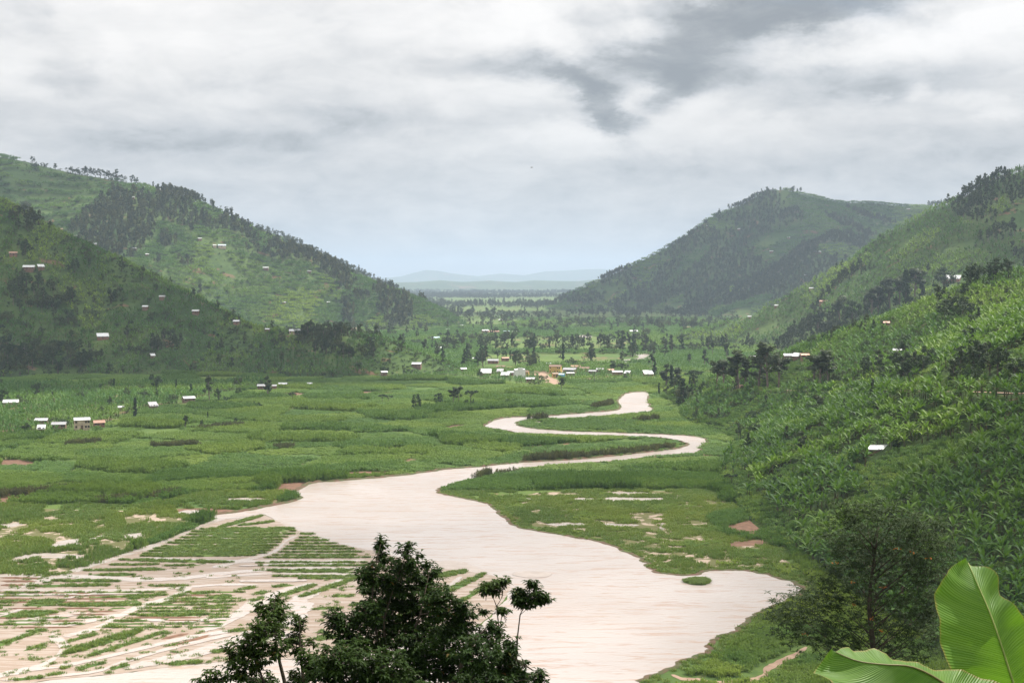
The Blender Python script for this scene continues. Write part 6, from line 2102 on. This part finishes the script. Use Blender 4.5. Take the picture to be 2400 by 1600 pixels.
# ================================================================== banana plants of the near slope
BP = BANANA_PTS[np.argsort(np.hypot(BANANA_PTS[:, 0], BANANA_PTS[:, 1]))]
sc = rng.uniform(0.7, 1.3, len(BP))
for i in range(min(300, len(BP))):
    x, y, z = (float(a) for a in BP[i])
    rz = random.uniform(0, 6.28)
    s = float(sc[i])
    stm, lvs, jm = BAN[i % 5]
    if i < 70:
        root = empty('banana_plant', (x, y, z - 0.1), rz, s)
        link('pseudostem', stm, root)
        for l in lvs:
            link('leaf', l, root)
        tag(root, 'banana plant with spreading leaves at the near foot of the right slope', 'banana plant', 'nearest banana plants')
    else:
        root = link('banana_plant', jm)
        root.location = (x, y, z - 0.1)
        root.rotation_euler = (random.gauss(0, 0.08), random.gauss(0, 0.08), rz)
        root.scale = (s, s, s)
        tag(root, 'banana plant in the dense rows of the near right slope', 'banana plant', 'banana plants of the near right slope')
rb = BP[300:]
near = rb[:, 1] < 560
tn = fbm(rb[:, 0], rb[:, 1], 26, 3, 78) * 1.2 + hill_plots(rb, 26, 26, 8)[1] * 0.7
scatter('banana_plantation', 'banana', rb[near], sc[300:][near] * 1.05, tn[near], 'dense banana plantation covering the near right slope', 'banana grove')
scatter('banana_plantation_upper', 'banana_far', rb[~near], sc[300:][~near] * 0.95, tn[~near] - 0.12, 'banana plantation on the upper spur at the right', 'banana grove')

# ================================================================== foreground trees
def twig_leaf(mb, p, d, L, W, mi=0):
    """one drooping pointed leaf"""
    d = d.normalized()
    side = d.cross(Vector((0, 0, 1)))
    if side.length < 1e-3:
        side = Vector((1, 0, 0))
    side.normalize()
    d2 = (d + Vector((0, 0, -0.55))).normalized()
    m = p + d * L * 0.45
    t = m + d2 * L * 0.55
    up = side.cross(d).normalized() * W * 0.25
    mb.add([p, m + side * W * 0.5 + up, m, m - side * W * 0.5 + up, t], [(0, 2, 1), (0, 3, 2), (1, 2, 4), (2, 3, 4)], mi)


def leafy_blob(mb, tw, c, rx, ry, rz_, n, L, W, root):
    for _ in range(n):
        while True:
            q = Vector((random.uniform(-1, 1), random.uniform(-1, 1), random.uniform(-1, 1)))
            if q.length < 1:
                break
        q = q.normalized() * (0.35 + 0.72 * random.random() ** 0.6)
        p = Vector((c[0] + q.x * rx, c[1] + q.y * ry, c[2] + q.z * rz_))
        out = Vector((q.x, q.y, q.z * 0.5 + 0.25)).normalized()
        if random.random() < 0.35:
            tw.tube([p - out * 0.3, p], [0.008, 0.004], 3, cap=False)
        k = random.randint(9, 15)
        for j in range(k):
            a = random.uniform(0, 6.28)
            dd = Vector((math.cos(a), math.sin(a), random.uniform(-0.5, 0.65)))
            dd = (dd + out * 0.5)
            twig_leaf(mb, p - out * random.uniform(0, 0.16), dd, L * random.uniform(0.7, 1.2), W * random.uniform(0.8, 1.2))


def cam_hill_z(x, y):
    return float(terrain(np.array([x]), np.array([y]))[0])


def fg_tree(name, d, stems, blobs, label, mat, L=0.14, W=0.054, dens=1.12):
    """blobs: u, v, ru, rv [, depth offset]; stems: list of pixel polylines with radius"""
    base = at(stems[0][0][0], 1600, d)
    root = empty(name, (base[0], base[1], cam_hill_z(base[0], base[1]) - 0.1))
    off = np.array(root.location)
    tw, cr = MB(), MB()
    for st in stems:
        pts = [Vector(at(q[0], q[1], d + (q[3] if len(q) > 3 else 0)) - off) for q in st]
        rad = [q[2] * d / F * (1.0 if q[1] > 1500 else 0.6) for q in st]
        if st[0][1] >= 1595:                       # runs on down to the ground
            g0 = Vector((pts[0].x * 0.5, pts[0].y * 0.5, -0.3))
            mid = (pts[0] + g0) / 2
            pts = [g0, mid] + pts
            rad = [rad[0] * 1.5, rad[0] * 1.25] + rad
        tw.tube(pts, rad, 7)
    for b in blobs:
        u, v, ru, rv = b[:4]
        dz = b[4] if len(b) > 4 else random.uniform(-0.9, 0.9)
        c = at(u, v, d + dz) - off
        rx, rz_ = ru * d / F, rv * d / F
        n = int(dens * 95 * rx * (rx + rz_) / 0.5)
        leafy_blob(cr, tw, c, rx, rx * 0.9, rz_, max(6, n), L, W, None)
        # a limb from the nearest stem point
        best = None
        for st in stems:
            for q in st:
                if q[1] > v + rv * 0.4:
                    dd = abs(q[0] - u) + 0.5 * abs(q[1] - v)
                    if best is None or dd < best[0]:
                        best = (dd, q)
        if best and best[0] > 12:
            q = best[1]
            p0 = Vector(at(q[0], q[1], d) - off)
            c_ = Vector(c)
            m_ = (p0 + c_) / 2 + Vector((0, 0, -0.08))
            tw.tube([p0, m_, c_], [max(0.010, q[2] * d / F * 0.25), 0.011, 0.005], 5, cap=False)
    link('trunk', tw.mesh('trunk', [M['bark']], True), root)
    link('crown', cr.mesh('crown', [mat]), root)
    tag(root, label, 'tree', None)
    return root


random.seed(77)
fg_tree('tree', 28.0, [[(905, 1602, 5), (893, 1545, 4.5), (880, 1470, 4), (872, 1400, 3), (880, 1330, 2), (892, 1275, 1)], [(912, 1602, 5), (902, 1520, 4.5), (900, 1450, 3.5), (925, 1370, 2.5), (955, 1290, 1)],
                       [(948, 1602, 6), (950, 1520, 4.5), (985, 1440, 3), (1005, 1345, 1.5)], [(970, 1602, 5), (1000, 1540, 4), (1060, 1470, 2.5), (1085, 1440, 1.5)], [(880, 1602, 4), (830, 1530, 3), (805, 1470, 1.5)]],
        [(893, 1292, 30, 40), (957, 1303, 32, 42), (872, 1345, 46, 36), (933, 1351, 66, 46), (1003, 1345, 42, 38), (893, 1398, 66, 46), (977, 1398, 74, 48), (1030, 1411, 48, 48), (860, 1438, 48, 36), (943, 1445, 80, 44),
         (1027, 1461, 54, 44), (1087, 1450, 42, 44), (1080, 1425, 30, 25), (810, 1470, 54, 44), (790, 1450, 30, 30), (877, 1492, 60, 44), (960, 1508, 84, 50), (1055, 1508, 70, 46)],
        'tall dark leafy tree with several stems in the foreground middle', M['dark'])
fg_tree('tree', 27.0, [[(1075, 1602, 6), (1080, 1560, 5), (1100, 1510, 4), (1140, 1470, 2)], [(1090, 1602, 5), (1140, 1560, 4), (1200, 1540, 2.5), (1250, 1570, 1.5)]],
        [(1150, 1492, 46, 38), (1192, 1520, 32, 34), (1120, 1530, 62, 44), (1080, 1565, 70, 44), (1000, 1565, 74, 44), (1170, 1560, 60, 42), (1215, 1570, 42, 34), (1262, 1584, 26, 26), (1130, 1600, 80, 40), (1220, 1610, 60, 36)],
        'dark leafy tree in the foreground right of the tall one', M['dark'])
fg_tree('tree', 26.0, [[(830, 1602, 5), (825, 1560, 4), (790, 1520, 2.5)], [(900, 1602, 4), (880, 1560, 3)]],
        [(793, 1545, 60, 40), (760, 1575, 50, 34), (893, 1561, 74, 46), (830, 1590, 70, 36), (930, 1600, 80, 34), (840, 1525, 40, 34)],
        'low dark leafy tree filling the gap in the foreground', M['dark'])
fg_tree('tree', 27.0, [[(668, 1602, 5), (655, 1550, 4), (645, 1490, 3), (640, 1430, 2), (645, 1400, 1)], [(712, 1602, 4), (705, 1540, 3), (702, 1480, 2), (703, 1440, 1)], [(620, 1602, 4), (600, 1545, 3), (585, 1505, 1.5)]],
        [(647, 1405, 26, 24), (628, 1432, 42, 26), (655, 1436, 34, 28), (610, 1474, 48, 34), (580, 1505, 46, 34), (645, 1515, 44, 34), (702, 1462, 26, 34), (705, 1505, 40, 36), (720, 1545, 38, 32), (598, 1548, 44, 34), (560, 1561, 44, 34), (508, 1580, 30, 24), (485, 1598, 34, 20),
         (710, 1591, 48, 22), (640, 1470, 40, 28), (545, 1530, 30, 24), (600, 1600, 60, 24)],
        'dark airy tree at the left of the foreground group', M['dark'], dens=0.85)
fg_tree('tree', 29.0, [[(1172, 1602, 3.2), (1171, 1520, 3), (1169, 1468, 2.8), (1164, 1420, 2.2), (1152, 1390, 1.4)], [(1164, 1420, 1.6), (1176, 1400, 1.0)]],
        [(1155, 1372, 36, 22, 0), (1140, 1382, 22, 14, 0), (1180, 1362, 20, 16, 0), (1178, 1430, 24, 10, 0), (1135, 1430, 14, 9, 0)],
        'slender sapling with a small tufted crown, left of two in the foreground', M['dark'], dens=1.1)
fg_tree('tree', 29.5, [[(1205, 1602, 3.5), (1210, 1540, 3), (1213, 1490, 2.8), (1219, 1440, 2.4), (1228, 1420, 1.6)], [(1219, 1440, 1.4), (1236, 1425, 0.8)]],
        [(1243, 1398, 46, 24, 0), (1210, 1395, 24, 16, 0), (1247, 1368, 22, 14, 0), (1270, 1402, 26, 14, 0), (1225, 1412, 26, 14, 0)],
        'slender sapling with umbrella crown, right of two in the foreground', M['dark'], dens=1.1)


# silky oak with orange flowers at the right
def silky_oak():
    d = 60.0
    base = at(2060, 1600, d)
    x, y = float(base[0]), float(base[1])
    root = empty('flowering_tree', (x, y, cam_hill_z(x, y) - 0.2))
    off = np.array(root.location)
    tw, cr = MB(), MB()
    T = lambda u, v, dd=0.0: Vector(at(u, v, d + dd) - off)
    tw.tube([(0, 0, -0.5), T(2056, 1600) * 0.5, T(2052, 1560), T(2045, 1500), T(2038, 1430), T(2040, 1370), T(2050, 1300), T(2060, 1230)], [0.20, 0.17, 0.13, 0.12, 0.10, 0.08, 0.05, 0.02], 7)
    tips = [(1985, 1195), (2000, 1225), (2030, 1215), (2060, 1205), (2100, 1210), (2130, 1225), (2150, 1240), (2185, 1240), (2200, 1270), (2195, 1310), (2160, 1290), (2120, 1270), (2090, 1255), (2040, 1260), (2000, 1270), (1975, 1290), (1950, 1265), (1990, 1330), (2030, 1320), (2070, 1300),
            (2110, 1320), (2150, 1340), (2180, 1350), (2130, 1380), (2080, 1360), (2020, 1370), (1970, 1360), (1930, 1380), (1900, 1390), (1880, 1410), (1940, 1420), (1990, 1410), (2060, 1420), (2110, 1430), (2150, 1420), (2090, 1470), (2030, 1460), (1980, 1460), (1920, 1455),
            (1870, 1440), (1840, 1420), (1828, 1450), (1850, 1475), (1890, 1490), (1940, 1500), (1990, 1505), (2060, 1510), (2120, 1490), (2170, 1470), (2190, 1440), (2160, 1520), (2100, 1540), (2020, 1545), (1960, 1530), (2010, 1295), (2145, 1310), (2200, 1400)]
    for i, (u, v) in enumerate(tips):
        dd = random.uniform(-2.6, 2.6)
        c = T(u, v, dd)
        # limbs rise outward from the trunk
        vt = min(1560, v + 60 + abs(u - 2050) * 0.45)
        p0 = T(2048 + random.uniform(-4, 4), vt)
        m_ = (p0 * 0.45 + c * 0.55) + Vector((0, 0, -0.15))
        tw.tube([p0, m_, c], [0.032, 0.018, 0.006], 5, cap=False)
        for _ in range(50):
            q = Vector((random.gauss(0, 0.46), random.gauss(0, 0.5), random.gauss(0, 0.32)))
            p = c + q
            for j in range(9):                        # ferny sprays
                a = random.uniform(0, 6.28)
                twig_leaf(cr, p, Vector((math.cos(a), math.sin(a), random.uniform(-0.2, 0.8))), random.uniform(0.18, 0.34), random.uniform(0.035, 0.075))
    link('trunk', tw.mesh('trunk', [M['bark']], True), root)
    link('crown', cr.mesh('crown', [M['fern']]), root)
    for (u, v) in [(2140, 1295), (2172, 1308), (1962, 1319), (1994, 1363), (2072, 1375), (2040, 1449), (1885, 1485), (2070, 1478), (2003, 1416), (2100, 1284)]:
        fb = MB()
        for _ in range(6):
            leaf_cards(fb, (random.gauss(0, 0.08), random.gauss(0, 0.04), random.gauss(0, 0.02)), 0.045, 2, 0.036)
        o = link('flower', fb.mesh('flower', [M['flower']]), root)
        o.location = T(u, v, random.uniform(-3.2, -2.2))
    tag(root, 'dark ferny tree with small orange flowers at the lower right', 'tree')


silky_oak()


# foreground banana plant with two big leaves
def blade_mat():
    m, k, bs, out = new_mat('big_banana_blade')
    uv = k.n('ShaderNodeUVMap', uv_map='blade').outputs[0]
    s = k.n('ShaderNodeSeparateXYZ')
    k.link(uv, s.inputs[0])
    # fine side veins run out from the midrib
    av = k.m('ABSOLUTE', s.outputs[0])
    tt = k.m('SUBTRACT', s.outputs[1], k.m('MULTIPLY', av, 0.05))
    vein = k.m('SINE', k.m('MULTIPLY', tt, 520.0))
    vec = k.combine(k.m('MULTIPLY', s.outputs[0], 0.6), k.m('MULTIPLY', tt, 26.0), 0.0)
    nz = k.noise(vec, 1.6, 5, 0.6)
    col = k.mix(k.smooth(nz, 0.3, 0.7), (0.085, 0.195, 0.020), (0.14, 0.27, 0.030))
    col = k.mix(k.m('MULTIPLY', k.smooth(vein, 0.2, 1.0), 0.35), col, (0.19, 0.33, 0.06))
    nb = k.noise(k.combine(k.m('MULTIPLY', s.outputs[0], 3.0), k.m('MULTIPLY', s.outputs[1], 14.0), 1.0), 2.2, 6, 0.7)
    edge = k.smooth(k.m('ADD', av, k.m('MULTIPLY', nb, 0.10)), 0.99, 1.05)
    col = k.mix(k.m('MULTIPLY', edge, 0.8), col, (0.30, 0.22, 0.06))
    col = k.mix(k.m('MULTIPLY', k.smooth(nb, 0.68, 0.74), 0.6), col, (0.16, 0.12, 0.04))
    k.link(col, bs.inputs['Base Color'])
    bs.inputs['Roughness'].default_value = 0.48
    bs.inputs['Specular IOR Level'].default_value = 0.5
    bp = k.n('ShaderNodeBump')
    bp.inputs['Strength'].default_value = 0.55
    bp.inputs['Distance'].default_value = 0.008
    k.link(k.m('ADD', k.m('MULTIPLY', vein, 0.4), nz), bp.inputs['Height'])
    k.link(bp.outputs[0], bs.inputs['Normal'])
    tr = k.n('ShaderNodeBsdfTranslucent')
    k.link(k.mix(0.5, col, (0.20, 0.42, 0.015)), tr.inputs[0])
    mx = k.n('ShaderNodeMixShader')
    mx.inputs[0].default_value = 0.42
    k.link(bs.outputs[0], mx.inputs[1])
    k.link(tr.outputs[0], mx.inputs[2])
    k.link(mx.outputs[0], out.inputs[0])
    return m


M['blade'] = blade_mat()
M['midrib'] = plain_mat('pale_midrib', (0.40, 0.44, 0.16), (0.30, 0.36, 0.12), 6, 0.5)
M['midrib_brown'] = plain_mat('brown_midrib', (0.20, 0.17, 0.07), (0.14, 0.12, 0.05), 6, 0.5)


def big_leaf(root, rib, left, right, label=None, ns=44, nw=10, wave=0.012, ribmat='midrib', ribr=0.011, notch=()):
    """rib, left, right: 3-D curves (lists) from base to tip; blade spans left - rib - right"""
    off = Vector(root.location)
    rib = smooth_closed(np.array(rib), 12, 0, False)
    left = smooth_closed(np.array(left), 12, 0, False)
    right = smooth_closed(np.array(right), 12, 0, False)

    def res(c, n):
        L = np.concatenate([[0], np.cumsum(np.linalg.norm(np.diff(c, axis=0), axis=1))])
        t = np.linspace(0, L[-1], n)
        return np.stack([np.interp(t, L, c[:, i]) for i in range(3)], -1)
    A, R_, B = res(left, ns), res(rib, ns), res(right, ns)
    V, UV = [], []
    for i in range(ns):
        t = i / (ns - 1)
        for j in range(-nw, nw + 1):
            f = abs(j) / nw
            E = A[i] if j < 0 else B[i]
            p = R_[i] * (1 - f) + E * f
            nrm = np.cross(A[i] - B[i], R_[min(i + 1, ns - 1)] - R_[max(i - 1, 0)])
            nrm = nrm / (np.linalg.norm(nrm) + 1e-9)
            amp = wave * (math.sin(t * 34 + (2 if j < 0 else 0)) * f ** 1.5 + 0.8 * math.sin(t * 13 + j * 0.1) * f + 0.25 * math.sin(t * 95) * f)
            arch = 0.035 * math.sin(math.pi * f) * (np.linalg.norm(E - R_[i]) / 0.3)
            p = p + nrm * (amp + arch)
            V.append(p - np.array(off))
            UV.append((j / nw, t))
    Fq = []
    w = 2 * nw + 1
    for i in range(ns - 1):
        for j in range(w - 1):
            a = i * w + j
            Fq.append((a, a + 1, a + w + 1, a + w))
    me = np_mesh('leaf', np.array(V), np.array(Fq), [M['blade']])
    uvl = me.uv_layers.new(name='blade')
    idx = np.empty(len(me.loops), np.int32)
    me.loops.foreach_get('vertex_index', idx)
    uvl.data.foreach_set('uv', np.array(UV, np.float32)[idx].ravel())
    lf = link('leaf', me, root)
    if label:
        lf['label'] = label
    mb = MB()
    mb.tube([Vector(p) - off for p in R_[::2]], [ribr * (1.05 - 0.8 * i / (ns // 2)) for i in range(len(R_[::2]))], 6)
    link('midrib', mb.mesh('midrib', [M[ribmat]], True), lf)
    return lf


def fg_banana():
    bx, by = 3.55, 10.2
    root = empty('banana_plant', (bx, by, cam_hill_z(bx, by) - 0.1))
    off = Vector(root.location)
    D = 10.0
    a = lambda u, v, d=0.0: at(u, v, D + d)
    # upright leaf, seen from its underside
    rib = [a(2420, 1720, 0.25), a(2392, 1650, 0.12), a(2372, 1590, 0.0), a(2345, 1505, -0.05), a(2318, 1430, -0.05), a(2292, 1370, 0.0), a(2265, 1309, 0.1)]
    left = [a(2330, 1700, 0.1), a(2262, 1650, -0.1), a(2222, 1572, -0.22), a(2206, 1500, -0.25), a(2199, 1430, -0.22), a(2200, 1370, -0.12), a(2230, 1328, 0.0), a(2264, 1308, 0.1)]
    right = [a(2500, 1730, 0.3), a(2490, 1640, 0.15), a(2475, 1560, 0.05), a(2440, 1490, 0.0), a(2400, 1446, 0.0), a(2362, 1408, 0.05), a(2342, 1392, 0.1), a(2341, 1362, 0.12), a(2320, 1334, 0.15), a(2290, 1324, 0.15), a(2266, 1308, 0.1)]
    big_leaf(root, rib, left, right, 'upright bright green leaf with pale midrib', 52, 10, 0.022)
    # arching leaf pointing left
    D2 = -1.2
    rib = [a(2330, 1690, D2 + 0.5), a(2240, 1620, D2 + 0.3), a(2180, 1580, D2 + 0.15), a(2130, 1560, D2 + 0.05), a(2070, 1556, D2), a(2010, 1548, D2), a(1965, 1530, D2), a(1950, 1522, D2)]
    far = [a(2420, 1640, D2 + 0.9), a(2350, 1604, D2 + 0.85), a(2270, 1578, D2 + 0.8), a(2200, 1566, D2 + 0.7), a(2140, 1549, D2 + 0.6), a(2070, 1531, D2 + 0.5), a(2000, 1523, D2 + 0.35), a(1949, 1518, D2 + 0.05)]
    nearp = [a(2300, 1760, D2 + 0.1), a(2230, 1720, D2 - 0.1), a(2150, 1690, D2 - 0.2), a(2060, 1660, D2 - 0.25), a(1990, 1625, D2 - 0.25), a(1945, 1595, D2 - 0.2), a(1906, 1582, D2 - 0.12), a(1925, 1550, D2 - 0.05), a(1949, 1521, D2)]
    big_leaf(root, rib, nearp, far, 'arching leaf bending over to the left', 52, 10, 0.018, 'midrib_brown')
    # stem and leaf stalks
    mb = MB()
    top = Vector((0, 0, 1.9))
    mb.tube([(0, 0, -0.4), (0.02, 0, 1.0), top], [0.14, 0.12, 0.08], 10)
    link('pseudostem', mb.mesh('pseudostem', [M['pseudo']], True), root)
    for q in (a(2420, 1720, 0.25), a(2330, 1690, D2 + 0.5)):
        mb = MB()
        e = Vector(q) - off
        mb.tube([top - Vector((0, 0, 0.2)), (top + e) / 2 + Vector((0, 0, 0.1)), e], [0.045, 0.03, 0.014], 7)
        link('leaf_stalk', mb.mesh('leaf_stalk', [M['midrib']], True), root)
    random.seed(5)
    for i in range(4):
        mb = MB()
        banana_leaf(mb, top, -0.9 + i * 1.1 - 1.6, math.radians(20), 1.8, 0.5, 1.6, 6, 0, 0.3)
        link('leaf', mb.mesh('leaf', [M['banana']], True), root)
    tag(root, 'big banana leaves close up in the lower right corner', 'banana plant')


fg_banana()

# shrubs on the slope below the viewpoint
X, Y = jgrid(-70, 80, 12, 165, 2.6)
Z = h_CAM(X, Y)
m = Z > 0.5
P = np.stack([X[m], Y[m], Z[m]], -1)
P = P[(np.hypot(P[:, 0] - 3.5, P[:, 1] - 10) > 3)]
lim = EYE - 0.30 * P[:, 1] - P[:, 2]
s = np.clip(rng.uniform(0.8, 1.6, len(P)), 0.2, np.maximum(0.15, lim * 0.42))
scatter('slope_undergrowth', 'shrub', P, s, rng.uniform(-0.5, 0.1, len(P)), 'undergrowth on the slope below the viewpoint', 'undergrowth')

# ================================================================== small things
# utility pole before the village, and a bird
for (u, v, hp, lab) in [(1393, 899, 20, 'thin dark utility pole standing in the field before the village')]:
    p = hit(u, v)
    d = math.hypot(p[0], p[1])
    root = empty('utility_pole', (p[0], p[1], p[2]))
    h_ = hp * d / F + 2
    mb = MB()
    mb.tube([(0, 0, -0.5), (0, 0, h_)], [0.16, 0.11], 8)
    link('post', mb.mesh('post', [M['bark']]), root)
    mb = MB()
    mb.box((0, 0, h_ - 0.5), (1.8, 0.12, 0.14))
    link('crossarm', mb.mesh('crossarm', [M['bark']]), root)
    for sx in (-0.75, 0.75):
        mb = MB()
        mb.tube([(sx, 0, h_ - 0.42), (sx, 0, h_ - 0.2)], [0.05, 0.035], 6)
        link('insulator', mb.mesh('insulator', [WMAT['white']]), root)
    tag(root, lab, 'utility pole')
bp_ = at(1246, 393, 260)
mb = MB()
mb.tube([(-0.22, 0, 0), (-0.1, 0, 0.02), (0.08, 0, 0.02), (0.2, 0, 0.03), (0.26, 0, 0.02)], [0.015, 0.05, 0.055, 0.03, 0.008], 6)
bird = link('bird', mb.mesh('bird', [M['opening']], True))
for sgn in (-1, 1):
    wb = MB()
    wb.add([(-0.08, 0, 0.03), (0.09, 0, 0.03), (0.05, sgn * 0.22, 0.13), (-0.07, sgn * 0.20, 0.12), (-0.06, sgn * 0.46, 0.05)], [(0, 1, 2, 3), (3, 2, 4)])
    link('wing', wb.mesh('wing', [M['opening']]), bird)
bird.location = tuple(bp_)
bird.rotation_euler = (0.1, 0, 0.5)
tag(bird, 'tiny dark bird gliding in the sky above the valley', 'bird')


# ================================================================== clouds overhead that shade parts of the valley, and the haze
def cloud(gx, gy, gz, rx, ry, rot=0.0, alt=1250.0, seed=0):
    t = (alt - gz) / SUNV.z
    cx, cy = gx + SUNV.x * t, gy + SUNV.y * t
    bm = bmesh.new()
    bmesh.ops.create_icosphere(bm, subdivisions=4, radius=1.0)
    for v_ in bm.verts:
        n_ = mnoise.fractal(v_.co * 1.7 + Vector((seed * 3.7, seed, 0)), 1.0, 2.0, 4)
        v_.co *= 1 + 0.45 * n_
    me = bpy.data.meshes.new('cloud')
    bm.to_mesh(me)
    bm.free()
    me.materials.append(M['cloud'])
    me.polygons.foreach_set('use_smooth', [True] * len(me.polygons))
    o_ = link('cloud', me)
    o_.location = (cx, cy, alt)
    o_.scale = (rx, ry, 60)
    o_.rotation_euler = (0, 0, rot)
    tag(o_, 'cloud overhead shading part of the valley', 'cloud', 'clouds overhead', 'stuff')


def cloud_mat(name, clear):
    m, k, bs, out = new_mat(name)
    bs.inputs['Base Color'].default_value = (0.9, 0.9, 0.92, 1)
    bs.inputs['Roughness'].default_value = 1.0
    tr = k.n('ShaderNodeBsdfTransparent')
    mx = k.n('ShaderNodeMixShader')
    mx.inputs[0].default_value = math.sqrt(clear)      # light crosses two surfaces
    k.link(bs.outputs[0], mx.inputs[1])
    k.link(tr.outputs[0], mx.inputs[2])
    k.link(mx.outputs[0], out.inputs[0])
    return m


M['cloud_thin'] = cloud_mat('thin_cloud', 0.74)
M['cloud_mid'] = cloud_mat('middling_cloud', 0.42)
M['cloud_thick'] = cloud_mat('thick_cloud', 0.16)
for i, c in enumerate([(-345, 945, 50, 270, 160, 0.0, 'cloud_thick'), (-115, 480, 0, 190, 210, 0.0, 'cloud_thin'), (600, 2780, 150, 560, 430, 0.2, 'cloud_thick'), (-720, 2050, 190, 190, 150, 0.2, 'cloud_mid'),
                       (560, 1300, 120, 170, 130, 0.4, 'cloud_mid'), (-330, 2150, 110, 210, 50, -0.4, 'cloud_mid'), (110, 275, 15, 58, 62, 0.0, 'cloud_mid'), (0, 40, 50, 40, 40, 0.0, 'cloud_thin'), (20, 300, 0, 70, 90, 0.0, 'cloud_thin')]):
    M['cloud'] = M[c[6]]
    cloud(*c[:5], c[5], 1250 + 40 * (i % 3), i + 1)

bm = bmesh.new()
bmesh.ops.create_cube(bm, size=1.0)
me = bpy.data.meshes.new('haze')
bm.to_mesh(me)
bm.free()
hz_ = link('haze', me)
TOP = 430.0
hz_.scale = (g * 1.02, g + 700, TOP + 4)
hz_.location = (0, (g + 700) / 2 - 550, (TOP - 4) / 2)
m = bpy.data.materials.new('haze')
m.use_nodes = True
t = m.node_tree
t.nodes.clear()
k = NT(t)
out = k.n('ShaderNodeOutputMaterial')
pv = k.n('ShaderNodeVolumePrincipled')
pv.inputs['Color'].default_value = (0.62, 0.775, 0.96, 1.0)
pv.inputs['Density'].default_value = 0.00009
pv.inputs['Anisotropy'].default_value = 0.15
k.link(pv.outputs[0], out.inputs['Volume'])
me.materials.append(m)
tag(hz_, 'bluish haze filling the valley air', 'haze', kind='stuff')
print('instances', N_INST, 'trees', tree_ct, 'rest trees', len(rest), 'bananas', len(BP))
